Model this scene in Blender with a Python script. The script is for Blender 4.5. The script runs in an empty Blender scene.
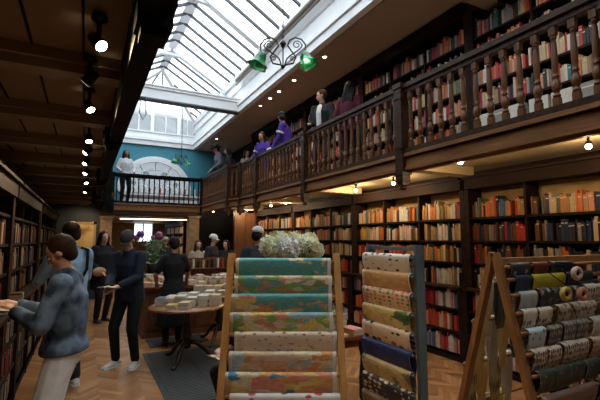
import bpy, math, random
from mathutils import Vector, Matrix, Euler
random.seed(11)
S = bpy.context.scene
COL = S.collection
PI = math.pi
def R(a): return math.radians(a)

# ------------------------------------------------------------------ camera
FPX = 400.0; HC = 1.65
PIT = math.atan(39 / 400); YAW = math.atan(215 / math.hypot(400, 39))
cam = bpy.data.cameras.new('camera'); cam.lens = 24; cam.sensor_width = 36; cam.clip_start = .05
co = bpy.data.objects.new('camera', cam); COL.objects.link(co)
co.location = (0, 0, HC); co.rotation_euler = (PI / 2 + PIT, 0, -YAW)
S.camera = co
FW = Vector((math.sin(YAW) * math.cos(PIT), math.cos(YAW) * math.cos(PIT), math.sin(PIT)))
RT = Vector((math.cos(YAW), -math.sin(YAW), 0)); UP = RT.cross(FW)
def proj(p):
    v = Vector(p) - Vector((0, 0, HC)); w = v.dot(FW)
    if w < .1: return (-999, -999, w)
    return (300 + FPX * v.dot(RT) / w, 200 - FPX * v.dot(UP) / w, w)

# ------------------------------------------------------------------ materials
def new_mat(name):
    m = bpy.data.materials.new(name); m.use_nodes = True
    n = m.node_tree.nodes; b = n['Principled BSDF']
    return m, n, m.node_tree.links, b
def ramp(n, stops, interp='LINEAR'):
    r = n.new('ShaderNodeValToRGB'); cr = r.color_ramp; cr.interpolation = interp
    while len(cr.elements) < len(stops): cr.elements.new(.5)
    for e, (p, c) in zip(cr.elements, stops): e.position = p; e.color = (*c, 1)
    return r
def plain(name, c, rough=.6, metal=0, var=.12, scale=8, bump=0, spec=.5, sheen=0):
    m, n, l, b = new_mat(name)
    tc = n.new('ShaderNodeTexCoord'); no = n.new('ShaderNodeTexNoise'); no.inputs['Scale'].default_value = scale
    no.inputs['Detail'].default_value = 3
    l.new(tc.outputs['Object'], no.inputs['Vector'])
    r = ramp(n, [(.3, tuple(x * (1 - var) for x in c)), (.7, tuple(min(1, x * (1 + var)) for x in c))])
    l.new(no.outputs['Fac'], r.inputs[0]); l.new(r.outputs[0], b.inputs['Base Color'])
    b.inputs['Roughness'].default_value = rough; b.inputs['Metallic'].default_value = metal
    b.inputs['Specular IOR Level'].default_value = spec
    if bump:
        bp = n.new('ShaderNodeBump'); bp.inputs['Strength'].default_value = bump; bp.inputs['Distance'].default_value = .01
        l.new(no.outputs['Fac'], bp.inputs['Height']); l.new(bp.outputs[0], b.inputs['Normal'])
    return m
def wood(name, c1, c2, sc=(18, 1.2, 18), rough=.42, spec=.4):
    m, n, l, b = new_mat(name)
    tc = n.new('ShaderNodeTexCoord'); mp = n.new('ShaderNodeMapping'); mp.inputs['Scale'].default_value = sc
    no = n.new('ShaderNodeTexNoise'); no.inputs['Scale'].default_value = 1.6; no.inputs['Detail'].default_value = 5
    l.new(tc.outputs['Object'], mp.inputs[0]); l.new(mp.outputs[0], no.inputs['Vector'])
    r = ramp(n, [(.32, c1), (.68, c2)]); l.new(no.outputs['Fac'], r.inputs[0]); l.new(r.outputs[0], b.inputs['Base Color'])
    b.inputs['Roughness'].default_value = rough; b.inputs['Specular IOR Level'].default_value = spec
    bp = n.new('ShaderNodeBump'); bp.inputs['Strength'].default_value = .15; bp.inputs['Distance'].default_value = .004
    l.new(no.outputs['Fac'], bp.inputs['Height']); l.new(bp.outputs[0], b.inputs['Normal'])
    return m
def emit(name, c, s):
    m, n, l, b = new_mat(name)
    b.inputs['Base Color'].default_value = (*c, 1); b.inputs['Emission Color'].default_value = (*c, 1)
    b.inputs['Emission Strength'].default_value = s
    return m

M = {}
M['oak_dark'] = wood('dark oak', (.024, .010, .005), (.062, .025, .010), (3, 14, 14), .45, .25)
M['oak_mid'] = wood('mid oak', (.085, .030, .009), (.20, .078, .024), (14, 14, 1.5), .4)
M['oak_fascia'] = wood('fascia oak', (.18, .075, .026), (.34, .16, .058), (14, 1.2, 14), .4)
M['case'] = wood('bookcase wood', (.012, .006, .004), (.028, .013, .008), (6, 1.5, 12), .65, .12)
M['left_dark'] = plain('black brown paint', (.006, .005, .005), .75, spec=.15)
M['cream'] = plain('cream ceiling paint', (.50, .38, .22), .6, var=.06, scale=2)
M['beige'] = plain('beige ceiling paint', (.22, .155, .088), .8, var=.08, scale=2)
M['upper_ceiling'] = plain('upper ceiling paint', (.42, .30, .23), .65, var=.04, scale=1)
M['white'] = plain('white paint', (.84, .86, .87), .55, var=.03, scale=3)
M['white_rib'] = plain('rib paint', (.80, .82, .84), .5, var=.03)
M['grey_bar'] = plain('grey bar paint', (.13, .14, .15), .45, var=.1)
M['teal'] = plain('teal wall paint', (.052, .26, .34), .65, var=.05, scale=2)
M['navy_wall'] = plain('deep blue green wall', (.010, .020, .026), .6)
M['ochre'] = plain('ochre plaster', (.40, .26, .11), .7, var=.15, scale=5)
M['panel_brown'] = wood('panel wood', (.09, .035, .014), (.17, .07, .028), (10, 10, 1.5), .5)
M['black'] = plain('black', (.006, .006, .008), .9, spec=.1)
M['black_metal'] = plain('black metal', (.012, .012, .013), .4, .4)
M['iron'] = plain('antique iron', (.07, .05, .035), .4, .8)
M['bulb'] = emit('lamp face', (1, .86, .62), 22)
M['bulb_cool'] = emit('lamp face pale', (1, .93, .82), 16)
M['mahogany'] = wood('mahogany', (.10, .028, .012), (.20, .065, .026), (3, 12, 12), .28)
M['table_top'] = wood('polished table top', (.20, .085, .035), (.36, .17, .07), (3, 12, 12), .25)
M['ebony'] = plain('black brown wood', (.020, .012, .009), .35)
M['pine'] = wood('pale rack wood', (.44, .20, .055), (.62, .32, .10), (14, 14, 1.2), .45)
M['rack_brown'] = wood('brown rack wood', (.24, .10, .03), (.38, .18, .06), (14, 14, 1.2), .5)
M['blue_metal'] = plain('blue grey metal', (.13, .18, .215), .38, .35, var=.08)
M['steel'] = plain('steel', (.35, .36, .37), .35, .9)
M['paper'] = plain('page paper', (.66, .58, .44), .8, var=.08, scale=30)
M['mat'] = plain('rubber mat', (.035, .040, .040), .75, var=.3, scale=40)
M['mat_rib'] = plain('mat ribs', (.075, .08, .08), .6)
M['glass_clear'] = None

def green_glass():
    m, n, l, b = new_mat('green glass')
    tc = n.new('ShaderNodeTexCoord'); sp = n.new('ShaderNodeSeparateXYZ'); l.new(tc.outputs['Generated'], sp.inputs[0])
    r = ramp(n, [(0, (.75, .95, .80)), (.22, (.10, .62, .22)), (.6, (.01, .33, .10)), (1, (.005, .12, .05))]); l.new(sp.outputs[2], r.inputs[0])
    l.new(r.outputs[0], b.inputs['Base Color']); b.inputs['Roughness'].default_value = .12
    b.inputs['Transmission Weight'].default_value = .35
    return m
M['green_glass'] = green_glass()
def pane_mat(nm='skylight glass', k=1.0):
    m, n, l, b = new_mat(nm); n.remove(b)
    out = n['Material Output']; t = n.new('ShaderNodeBsdfTransparent'); t.inputs[0].default_value = (.93 * k, .96 * k, .97 * k, 1)
    tr = n.new('ShaderNodeBsdfTranslucent'); tr.inputs[0].default_value = (.9 * k, .95 * k, .98 * k, 1)
    g = n.new('ShaderNodeBsdfGlossy'); g.inputs['Roughness'].default_value = .05; g.inputs[0].default_value = (.9, .9, .9, 1)
    a = n.new('ShaderNodeMixShader'); a.inputs[0].default_value = .35; l.new(t.outputs[0], a.inputs[1]); l.new(tr.outputs[0], a.inputs[2])
    c = n.new('ShaderNodeMixShader'); c.inputs[0].default_value = .06; l.new(a.outputs[0], c.inputs[1]); l.new(g.outputs[0], c.inputs[2])
    l.new(c.outputs[0], out.inputs[0]); return m
M['pane'] = pane_mat(); M['obscured'] = pane_mat('obscured glass', .45)

def math_node(n, l, op, a, b=None, c=None):
    q = n.new('ShaderNodeMath'); q.operation = op
    for i, x in enumerate((a, b, c)):
        if x is None: continue
        if isinstance(x, (int, float)): q.inputs[i].default_value = x
        else: l.new(x, q.inputs[i])
    return q.outputs[0]
def parquet():
    m, n, l, b = new_mat('herringbone parquet')
    tc = n.new('ShaderNodeTexCoord'); sp = n.new('ShaderNodeSeparateXYZ'); l.new(tc.outputs['Object'], sp.inputs[0])
    W = .42; PW = .085
    u = math_node(n, l, 'DIVIDE', sp.outputs[0], W)
    fr = math_node(n, l, 'FRACT', u)
    tri = math_node(n, l, 'ABSOLUTE', math_node(n, l, 'SUBTRACT', fr, .5))
    v = math_node(n, l, 'ADD', sp.outputs[1], math_node(n, l, 'MULTIPLY', tri, W))
    vp = math_node(n, l, 'DIVIDE', v, PW)
    idv = math_node(n, l, 'FLOOR', vp); idu = math_node(n, l, 'FLOOR', math_node(n, l, 'MULTIPLY', u, 2))
    cb = n.new('ShaderNodeCombineXYZ'); l.new(idv, cb.inputs[0]); l.new(idu, cb.inputs[1])
    wn = n.new('ShaderNodeTexWhiteNoise'); wn.noise_dimensions = '3D'; l.new(cb.outputs[0], wn.inputs['Vector'])
    no = n.new('ShaderNodeTexNoise'); no.inputs['Scale'].default_value = 14; no.inputs['Detail'].default_value = 5
    l.new(tc.outputs['Object'], no.inputs['Vector'])
    f = math_node(n, l, 'ADD', math_node(n, l, 'MULTIPLY', wn.outputs['Value'], .65), math_node(n, l, 'MULTIPLY', no.outputs['Fac'], .35))
    r = ramp(n, [(.15, (.20, .085, .030)), (.5, (.33, .155, .058)), (.85, (.48, .25, .10))]); l.new(f, r.inputs[0])
    gap = math_node(n, l, 'LESS_THAN', math_node(n, l, 'FRACT', vp), .05)
    mx = n.new('ShaderNodeMix'); mx.data_type = 'RGBA'; l.new(gap, mx.inputs[0]); l.new(r.outputs[0], mx.inputs[6]); mx.inputs[7].default_value = (.07, .03, .012, 1)
    l.new(mx.outputs[2], b.inputs['Base Color']); b.inputs['Roughness'].default_value = .33
    return m
M['parquet'] = parquet()

BOOKC = {'cream': (.60, .46, .29), 'white': (.70, .68, .62), 'orange': (.62, .18, .04), 'red': (.50, .035, .025), 'crimson': (.33, .015, .04),
         'yellow': (.60, .38, .08), 'ochre': (.45, .25, .07), 'brown': (.17, .075, .035), 'black': (.018, .017, .018), 'navy': (.02, .035, .09),
         'blue': (.06, .13, .26), 'teal': (.04, .15, .17), 'green': (.08, .14, .06), 'pink': (.60, .22, .22), 'grey': (.28, .27, .25), 'tan': (.40, .25, .13),
         'pale blue': (.35, .48, .55), 'salmon': (.60, .27, .16)}
BM = {k: plain('book ' + k, tuple(x * .85 for x in v), .5, var=.14, scale=25) for k, v in BOOKC.items()}
BNAMES = list(BOOKC)

# ------------------------------------------------------------------ mesh builder
class MB:
    def __init__(s): s.v = []; s.f = []; s.m = []; s.sm = []
    def add(s, vs, fs, mi=0, smooth=False):
        o = len(s.v); s.v += [tuple(p) for p in vs]
        for f in fs: s.f.append([i + o for i in f]); s.m.append(mi); s.sm.append(smooth)
    def box(s, x0, x1, y0, y1, z0, z1, mi=0, mtx=None):
        vs = [Vector((x, y, z)) for x in (x0, x1) for y in (y0, y1) for z in (z0, z1)]
        if mtx: vs = [mtx @ p for p in vs]
        s.add(vs, [(0, 1, 3, 2), (4, 6, 7, 5), (0, 4, 5, 1), (2, 3, 7, 6), (0, 2, 6, 4), (1, 5, 7, 3)], mi)
        return s
    def bar(s, a, b, w, h, mi=0, up=(0, 0, 1)):
        a, b = Vector(a), Vector(b); d = (b - a).normalized(); u = Vector(up)
        if abs(d.dot(u)) > .99: u = Vector((1, 0, 0))
        x = d.cross(u).normalized(); z = x.cross(d)
        vs = [p + x * (sx * w / 2) + z * (sz * h / 2) for p in (a, b) for sx in (-1, 1) for sz in (-1, 1)]
        s.add(vs, [(0, 1, 3, 2), (4, 6, 7, 5), (0, 4, 5, 1), (2, 3, 7, 6), (0, 2, 6, 4), (1, 5, 7, 3)], mi)
        return s
    def loft(s, rings, mi=0, smooth=True, cap=True):
        n = len(rings[0]); vs = [p for r in rings for p in r]; fs = []
        for k in range(len(rings) - 1):
            for i in range(n):
                j = (i + 1) % n; fs.append((k * n + i, k * n + j, (k + 1) * n + j, (k + 1) * n + i))
        if cap: fs.append(tuple(range(n))[::-1]); fs.append(tuple(range((len(rings) - 1) * n, len(rings) * n)))
        s.add(vs, fs, mi, smooth); return s
    def tube(s, pts, rad, n=8, mi=0, smooth=True, cap=True):
        pts = [Vector(p) for p in pts]
        if not hasattr(rad, '__len__'): rad = [rad] * len(pts)
        rings = []; px = None
        for i, p in enumerate(pts):
            d = (pts[min(i + 1, len(pts) - 1)] - pts[max(i - 1, 0)]).normalized()
            if px is None:
                u = Vector((0, 0, 1)) if abs(d.z) < .9 else Vector((1, 0, 0)); px = d.cross(u).normalized()
            else: px = (px - d * px.dot(d)).normalized()
            py = d.cross(px)
            rings.append([p + px * (rad[i] * math.cos(2 * PI * k / n)) + py * (rad[i] * math.sin(2 * PI * k / n)) for k in range(n)])
        return s.loft(rings, mi, smooth, cap)
    def lathe(s, prof, n=12, mi=0, mtx=None, c=(0, 0, 0), smooth=True, cap=True):
        c = Vector(c); rings = []
        for r, z in prof:
            ring = [Vector((r * math.cos(2 * PI * k / n), r * math.sin(2 * PI * k / n), z)) for k in range(n)]
            if mtx: ring = [mtx @ p for p in ring]
            rings.append([p + c for p in ring])
        return s.loft(rings, mi, smooth, cap)
    def ball(s, c, r, n=12, m=8, mi=0, mtx=None):
        if not hasattr(r, '__len__'): r = (r, r, r)
        c = Vector(c); rings = []
        for j in range(m + 1):
            t = -PI / 2 + PI * (j + .0001 if j == 0 else j - .0001 if j == m else j) / m
            ring = [Vector((r[0] * math.cos(t) * math.cos(2 * PI * k / n), r[1] * math.cos(t) * math.sin(2 * PI * k / n), r[2] * math.sin(t))) for k in range(n)]
            if mtx: ring = [mtx @ p for p in ring]
            rings.append([p + c for p in ring])
        return s.loft(rings, mi, True, True)
    def caps(s, pts, rad, n=10, mi=0):   # chain of tapered capsules, for the remeshed figures
        for a, b, r0, r1 in zip(pts, pts[1:], rad, rad[1:]): s.tube([a, b], [r0, r1], n, mi)
        for p, r in zip(pts, rad): s.ball(p, r, n, 6, mi)
        return s
    def build(s, name, mats, parent=None, local=False):
        me = bpy.data.meshes.new(name)
        off = Vector((0, 0, 0))
        if parent is not None and not local:
            p = parent
            while p is not None: off += p.location; p = p.parent
        me.from_pydata([(x - off.x, y - off.y, z - off.z) for x, y, z in s.v], [], s.f)
        if not isinstance(mats, (list, tuple)): mats = [mats]
        for m in mats: me.materials.append(m)
        me.polygons.foreach_set('material_index', s.m); me.polygons.foreach_set('use_smooth', s.sm)
        me.update()
        o = bpy.data.objects.new(name, me); COL.objects.link(o)
        if parent is not None: o.parent = parent
        return o
def tag(o, label=None, cat=None, group=None, kind=None):
    if label: o['label'] = label
    if cat: o['category'] = cat
    if group: o['group'] = group
    if kind: o['kind'] = kind
    return o
def root(name, loc, label, cat, group=None, rz=0):
    o = bpy.data.objects.new(name, None); COL.objects.link(o); o.location = loc; o.rotation_euler = (0, 0, rz)
    return tag(o, label, cat, group)
def struct(name, mb, mats, parent=None):
    return tag(mb.build(name, mats, parent), kind='structure')
def copy_tree(o, parent=None):
    c = o.copy(); COL.objects.link(c)
    if parent is not None: c.parent = parent
    for ch in list(o.children): copy_tree(ch, c)
    return c
def modify(o, voxel, smooth=3):
    m = o.modifiers.new('r', 'REMESH'); m.mode = 'VOXEL'; m.voxel_size = voxel; m.use_smooth_shade = True
    if smooth:
        q = o.modifiers.new('s', 'SMOOTH'); q.iterations = smooth; q.factor = .5
ORD = ['first', 'second', 'third', 'fourth', 'fifth', 'sixth', 'seventh', 'eighth', 'ninth', 'tenth', 'eleventh', 'twelfth', 'thirteenth',
       'fourteenth', 'fifteenth', 'sixteenth', 'seventeenth', 'eighteenth', 'nineteenth', 'twentieth', 'twenty-first', 'twenty-second', 'twenty-third',
       'twenty-fourth', 'twenty-fifth', 'twenty-sixth', 'twenty-seventh', 'twenty-eighth', 'twenty-ninth', 'thirtieth', 'thirty-first', 'thirty-second',
       'thirty-third', 'thirty-fourth', 'thirty-fifth', 'thirty-sixth', 'thirty-seventh', 'thirty-eighth', 'thirty-ninth', 'fortieth', 'forty-first', 'forty-second', 'forty-third', 'forty-fourth', 'forty-fifth']

# ------------------------------------------------------------------ room shell
GF = 2.70           # gallery floor
SOF = 2.62          # underside of the gallery floor
XG = 3.40           # right gallery front
XL = .17            # left gallery front
struct('floor', MB().box(-1.2, 5.2, -2.5, 20, -.1, 0), M['parquet'])
struct('wall_right', MB().box(4.93, 5.1, -2.5, 20, 0, 5.0), M['case'])
struct('wall_left', MB().box(-1.15, -1.0, -2.5, 20, 0, 5.0), M['panel_brown'])
struct('wall_back', MB().box(-1.15, 5.1, -2.6, -2.4, 0, 5.0), M['beige'])
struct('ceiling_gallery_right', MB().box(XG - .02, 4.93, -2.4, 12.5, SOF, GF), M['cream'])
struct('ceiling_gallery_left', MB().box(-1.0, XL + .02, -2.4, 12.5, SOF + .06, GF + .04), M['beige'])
b = MB()
for k in range(14):
    y = 1.42 + k * 1.06 - 1.06 * 2
    if y > 12.4: break
    b.box(-1.0, XL, y, y + .13, SOF - .05, SOF + .06)
    b.box(-1.0, XL, y - .03, y, SOF + .0, SOF + .06)
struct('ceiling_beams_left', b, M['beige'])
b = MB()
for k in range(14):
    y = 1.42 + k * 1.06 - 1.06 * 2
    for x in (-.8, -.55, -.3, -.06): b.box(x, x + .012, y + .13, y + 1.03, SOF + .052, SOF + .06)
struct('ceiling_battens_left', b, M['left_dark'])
# soffit beams under the right gallery
b = MB()
for y in (1.45, 3.70, 6.20, 8.45, 11.0):
    b.box(XG, 4.6, y - .09, y + .09, SOF - .12, SOF)
struct('ceiling_beams_right', b, M['cream'])
struct('ceiling_upper_right', MB().box(3.55, 4.93, -2.4, 15.2, 5.0, 5.12), M['upper_ceiling'])
struct('ceiling_upper_left', MB().box(-1.0, 0.05, -2.4, 15.2, 5.0, 5.12), M['upper_ceiling'])
b = MB(); b.box(3.50, 4.93, 3.20, 3.42, 4.80, 5.0); b.box(3.5, 4.93, 3.17, 3.20, 4.93, 5.0); b.box(3.5, 4.93, 3.42, 3.45, 4.93, 5.0)
struct('ceiling_beam_upper', b, M['upper_ceiling'])

# cornice and well of the skylight
def well(sx, x0):
    b = MB()
    def X(d): return x0 + sx * d
    def bx(d0, d1, z0, z1, y0=-2.3, y1=15.0):
        b.box(min(X(d0), X(d1)), max(X(d0), X(d1)), y0, y1, z0, z1)
    bx(0, .14, 5.0, 5.16); bx(-.04, .10, 5.16, 5.22); bx(.02, .16, 5.22, 5.30); bx(.06, .18, 5.30, 5.62)
    bx(.0, .16, 5.62, 5.68); bx(.05, .18, 5.68, 5.90); bx(-.02, .2, 5.90, 6.0)
    return b
struct('trim_1', well(1, 3.43), M['white'])
struct('trim_2', well(-1, 0.17), M['white'])
b = MB(); b.tube([(3.34, -2.2, 5.82), (3.34, 9.8, 5.82)], .05, 8); b.tube([(3.33, -2.2, 5.70), (3.33, 9.8, 5.70)], .022, 6)
struct('trim_3', b, plain('taupe pipe paint', (.16, .13, .10), .5))
# far end of the well
b = MB(); b.box(.0, 3.6, 14.9, 15.15, 5.0, 5.16); b.box(.0, 3.6, 14.84, 15.15, 5.16, 5.26); b.box(.0, 3.6, 14.9, 15.15, 5.26, 5.45)
b.box(.0, 3.6, 14.86, 15.15, 5.45, 5.5); b.box(0, 3.6, 14.92, 15.15, 6.2, 6.45)
for x in (.05, 1.02, 1.95, 2.88, 3.55): b.box(x - .06, x + .06, 14.9, 15.1, 5.5, 6.2)
for x in (.5, 1.5, 2.42, 3.2): b.box(x - .018, x + .018, 14.95, 15.0, 5.5, 6.2)
struct('trim_4', b, M['white'])
w = struct('window_1', MB().box(.0, 3.6, 14.98, 14.99, 5.5, 6.2), M['obscured'])
# tie beam across the well
tb = MB(); tb.box(.15, 3.5, 9.92, 10.14, 5.03, 5.27); tb.box(.15, 3.5, 9.88, 10.18, 5.27, 5.33); tb.box(.15, 3.5, 9.85, 10.21, 5.33, 5.36)
tb.box(.15, 3.5, 9.90, 10.16, 5.0, 5.03, 1)
struct('trim_5', tb, [M['white'], M['grey_bar']])
tb = MB(); tb.box(.15, 3.5, 1.92, 2.14, 5.03, 5.3); tb.box(.15, 3.5, 1.90, 2.16, 5.0, 5.03, 1)
struct('trim_6', tb, [M['white'], M['grey_bar']])

# glazed roof: ridge, rafters, panes
RX, RZ = 1.90, 7.0; EX0, EX1, EZ = .12, 3.48, 6.03; HY = 12.7; Y0 = -2.3
rb = MB()
rb.box(RX - .12, RX + .12, Y0, HY, RZ - .05, RZ + .03)
rb.box(RX - .13, RX - .09, Y0, HY, RZ - .02, RZ + .05); rb.box(RX + .09, RX + .13, Y0, HY, RZ - .02, RZ + .05)
rb.bar((EX1, Y0, EZ), (EX1, 14.9, EZ), .16, .12); rb.bar((EX0, Y0, EZ), (EX0, 14.9, EZ), .16, .12); rb.bar((EX0, 14.95, 6.3), (EX1, 14.95, 6.3), .12, .12)
struct('trim_7', rb, M['white_rib'])
rr = MB()
y = Y0 + .2
yarch = [-.4, 2.4, 5.3, 8.25, 11.15]
while y < HY - .1:
    if min(abs(y - a) for a in yarch) > .2:
        for ex in (EX0, EX1): rr.bar((RX, y, RZ - .03), (ex, y, EZ), .046, .06)
    y += .47
for t in (.12, .36, .64, .88):
    xx = EX0 + (EX1 - EX0) * t; rr.bar((RX, HY, RZ - .03), (xx, 14.9, 6.3), .038, .06)
for ex in (EX0, EX1):
    for t in (.25, .5, .75):
        yy = HY + (14.9 - HY) * t
        zz = RZ + (EZ - RZ) * 1; hp = Vector((RX, HY, RZ)).lerp(Vector((ex, 14.9, EZ)), t)
        rr.bar(hp, (ex, yy, EZ), .036, .06)
struct('trim_8', rr, plain('rafter paint', (.045, .055, .065), .5))
aa = MB()
for y in yarch:
    for ex in (EX0, EX1):
        aa.bar((RX, y, RZ - .05), (ex, y, EZ - .02), .16, .12)
        pts = []
        for k in range(9):
            t = k / 8; a = t * PI / 2
            pts.append((RX + (ex - RX) * (1 - .02) * math.sin(a) ** 1.0, y, EZ - .35 + (RZ - .22 - EZ + .35) * math.cos(a)))
        for p, q in zip(pts, pts[1:]): aa.bar(p, q, .10, .07)
for ex in (EX0, EX1): aa.bar((RX, HY, RZ - .04), (ex, 14.9, EZ), .12, .10)
struct('trim_9', aa, M['white_rib'])
pn = MB()
for ex in (EX0, EX1):
    pn.add([(RX, Y0, RZ + .03), (RX, HY, RZ + .03), (ex, 14.9, EZ + .05), (ex, Y0, EZ + .05)], [(0, 1, 2, 3)])
pn.add([(RX, HY, RZ + .03), (EX0, 14.9, EZ + .05), (EX1, 14.9, EZ + .05)], [(0, 1, 2)])
struct('window_2', pn, M['pane'])
struct('trim_10', MB().box(.0, 3.6, -2.5, -2.3, 5.0, 6.9), M['white'])

# teal end wall with lunette window
LC = (2.14, 15.0, 3.34); LR = 1.12
b = MB()
n = 24; pts = [(LC[0] + LR * math.cos(PI * k / n), LC[2] + LR * math.sin(PI * k / n)) for k in range(n + 1)]
for (xa, za), (xb, zb) in zip(pts, pts[1:]):
    b.add([(xa, 15.0, za), (xb, 15.0, zb), (xb, 15.0, 5.05), (xa, 15.0, 5.05), (xa, 15.25, za), (xb, 15.25, zb), (xb, 15.25, 5.05), (xa, 15.25, 5.05)],
          [(0, 3, 2, 1), (4, 5, 6, 7), (0, 1, 5, 4), (2, 3, 7, 6)])
b.box(-1.0, LC[0] - LR, 15.0, 15.25, 2.55, 5.05); b.box(LC[0] + LR, 4.93, 15.0, 15.25, 2.55, 5.05)
b.box(LC[0] - LR, LC[0] + LR, 15.0, 15.25, 2.55, 2.72)
struct('wall_far', b, M['teal'])
w2 = struct('window_3', MB().box(LC[0] - LR, LC[0] + LR, 15.18, 15.19, 2.72, LC[2] + LR), M['obscured'])
b = MB()   # arched casing + fan bars
for r0, r1, y0 in ((LR - .06, LR + .10, 14.93), (LR + .02, LR + .15, 14.96)):
    for k in range(n):
        a0, a1 = PI * k / n, PI * (k + 1) / n
        q = []
        for yy in (y0, 15.02):
            for a in (a0, a1):
                for r in (r0, r1): q.append((LC[0] + r * math.cos(a), yy, LC[2] + r * math.sin(a)))
        b.add(q, [(0, 1, 3, 2), (4, 6, 7, 5), (0, 4, 5, 1), (2, 3, 7, 6), (0, 2, 6, 4), (1, 5, 7, 3)])
for a in (30, 60, 90, 120, 150):
    b.bar((LC[0] + .35 * math.cos(R(a)), 15.12, LC[2] + .35 * math.sin(R(a))), (LC[0] + LR * math.cos(R(a)), 15.12, LC[2] + LR * math.sin(R(a))), .03, .03, up=(0, 1, 0))
for rr_ in (.35, .8):
    for k in range(16):
        a0, a1 = PI * k / 16, PI * (k + 1) / 16
        b.bar((LC[0] + rr_ * math.cos(a0), 15.12, LC[2] + rr_ * math.sin(a0)), (LC[0] + rr_ * math.cos(a1), 15.12, LC[2] + rr_ * math.sin(a1)), .03, .03, up=(0, 1, 0))
b.box(LC[0] - LR - .1, LC[0] + LR + .12, 14.9, 15.15, LC[2] - .06, LC[2] + .03)
for k in range(9):
    x = LC[0] - LR + (2 * LR) * k / 8; b.box(x - .02, x + .02, 15.1, 15.14, 2.72, LC[2])
struct('trim_11', b, M['white'])
for sx in (-1, 1):   # iron scrolls in the lunette
    b = MB()
    for cx, cz, r in ((.30, .62, .10), (.52, .50, .12), (.72, .28, .09), (.38, .42, .07)):
        pts = [(LC[0] + sx * (cx + r * (1 - k / 26) * math.cos(k * .5)), 15.10, LC[2] + cz + r * (1 - k / 26) * math.sin(k * .5)) for k in range(22)]
        b.tube(pts, .012, 5)
    o = b.build('scrollwork', M['black_metal']); tag(o, 'black iron scrollwork in the arched window, %s half' % ('blouse-side' if sx < 0 else 'chandelier-side'), 'ironwork')

# galleries: right main, right jut, cross gallery, left main, left jut (fascias are trim)
def fascia(mbx, p, q, out):      # stepped fascia running from p to q, out = unit vector into the well
    p, q, out = Vector(p), Vector(q), Vector(out)
    for z0, z1, o0, o1 in ((GF - .06, GF - .02, -.06, .055), (GF - .19, GF - .06, -.06, .02), (GF - .225, GF - .19, -.06, .045), (GF - .25, GF - .225, -.06, -.0)):
        mid = (o0 + o1) / 2
        a, c = p + out * mid, q + out * mid
        d = (c - a).normalized()
        mbx.bar((a.x, a.y, (z0 + z1) / 2), (c.x, c.y, (z0 + z1) / 2), abs(o1 - o0), z1 - z0)
b = MB(); fascia(b, (XG, -2.3, 0), (XG, 9.50, 0), (-1, 0, 0)); struct('trim_12', b, M['oak_fascia'])
b = MB(); fascia(b, (3.20, 9.9, 0), (3.20, 12.5, 0), (-1, 0, 0)); fascia(b, (XG, 9.45, 0), (3.2, 9.95, 0), (-.93, -.37, 0)); struct('trim_13', b, M['oak_fascia'])
b = MB(); fascia(b, (.55, 12.5, 0), (3.2, 12.5, 0), (0, -1, 0)); struct('trim_14', b, M['oak_fascia'])
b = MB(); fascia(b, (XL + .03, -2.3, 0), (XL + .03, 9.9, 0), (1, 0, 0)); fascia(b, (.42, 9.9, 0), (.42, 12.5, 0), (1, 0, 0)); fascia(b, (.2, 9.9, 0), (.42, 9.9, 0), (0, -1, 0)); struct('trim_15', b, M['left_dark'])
struct('floor_gallery', MB().box(-1.0, 4.93, 12.5, 15.2, SOF, GF).box(3.2, 3.5, 9.9, 12.5, SOF, GF).box(0, .55, 9.9, 12.5, SOF, GF), M['oak_mid'])

def baluster_mesh(h, slim=False):
    b = MB(); w = .026
    k = .75 if slim else 1
    prof = [(.020, .075), (.030, .085), (.030, .10), (.018, .112), (.024, .125), (.036, .16), (.037, .185), (.030, .215), (.019, .24), (.027, .25), (.027, .262), (.018, .275),
            (.024, .30), (.026, .42), (.021, .55), (.017, h - .115), (.025, h - .105), (.025, h - .09), (.016, h - .08)]
    b.box(-w * k, w * k, -w * k, w * k, 0, .075)
    b.lathe([(r * k, z) for r, z in prof], 10)
    b.box(-w * k, w * k, -w * k, w * k, h - .08, h)
    return b
BH = .69
bal_proto = {}
def balustrade(p, q, label, group, posts=(), pitch=.155, mat=None, flat=False, woodm='oak_mid', railm='oak_dark'):
    drop = .28 if woodm == 'left_dark' else .36
    p, q = Vector((*p, 0)), Vector((*q, 0)); L = (q - p).length; d = (q - p) / L
    rt = root('balustrade', (p.x, p.y, GF), label, 'railing', group)
    b = MB()
    b.bar((p.x, p.y, GF + .76), (q.x, q.y, GF + .76), .07, .06); b.bar((p.x, p.y, GF + .80), (q.x, q.y, GF + .80), .12, .035); b.bar((p.x, p.y, GF + .83), (q.x, q.y, GF + .83), .09, .03)
    b.build('handrail', M[railm], rt)
    b = MB(); b.bar((p.x, p.y, GF + .01), (q.x, q.y, GF + .01), .10, .06); b.build('bottom_rail', M[railm], rt)
    n = max(1, int(round(L / pitch)))
    for i in range(n):
        t = (i + .5) * L / n
        key = (flat, woodm)
        if key not in bal_proto:
            if flat:
                m = MB().box(-.016, .016, -.016, .016, 0, BH)
            else: m = baluster_mesh(BH)
            o = m.build('baluster', M[woodm], rt, True); bal_proto[key] = o.data
        else:
            o = bpy.data.objects.new('baluster', bal_proto[key]); COL.objects.link(o); o.parent = rt
        o.location = (d.x * t, d.y * t, .04); o.rotation_euler = (0, 0, math.atan2(d.y, d.x))
    for t, out in posts:
        c = p + d * (t * L); x, y = c.x + out[0], c.y + out[1]
        m = MB(); w = .062
        m.box(x - w, x + w, y - w, y + w, GF - drop, GF + .80); m.box(x - w - .015, x + w + .015, y - w - .015, y + w + .015, GF + .80, GF + .86)
        m.box(x - w + .015, x + w - .015, y - w + .015, y + w - .015, GF - drop - .04, GF - drop)
        for z in (GF - drop + .08, GF + .04, GF + .66): m.box(x - w - .012, x + w + .012, y - w - .012, y + w + .012, z, z + .035)
        if drop > .3: m.lathe([(.03, GF - .46), (.045, GF - .43), (.02, GF - .40)], 10, c=(x, y, 0))
        m.build('newel_post', M[railm], rt)
    return rt
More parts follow.
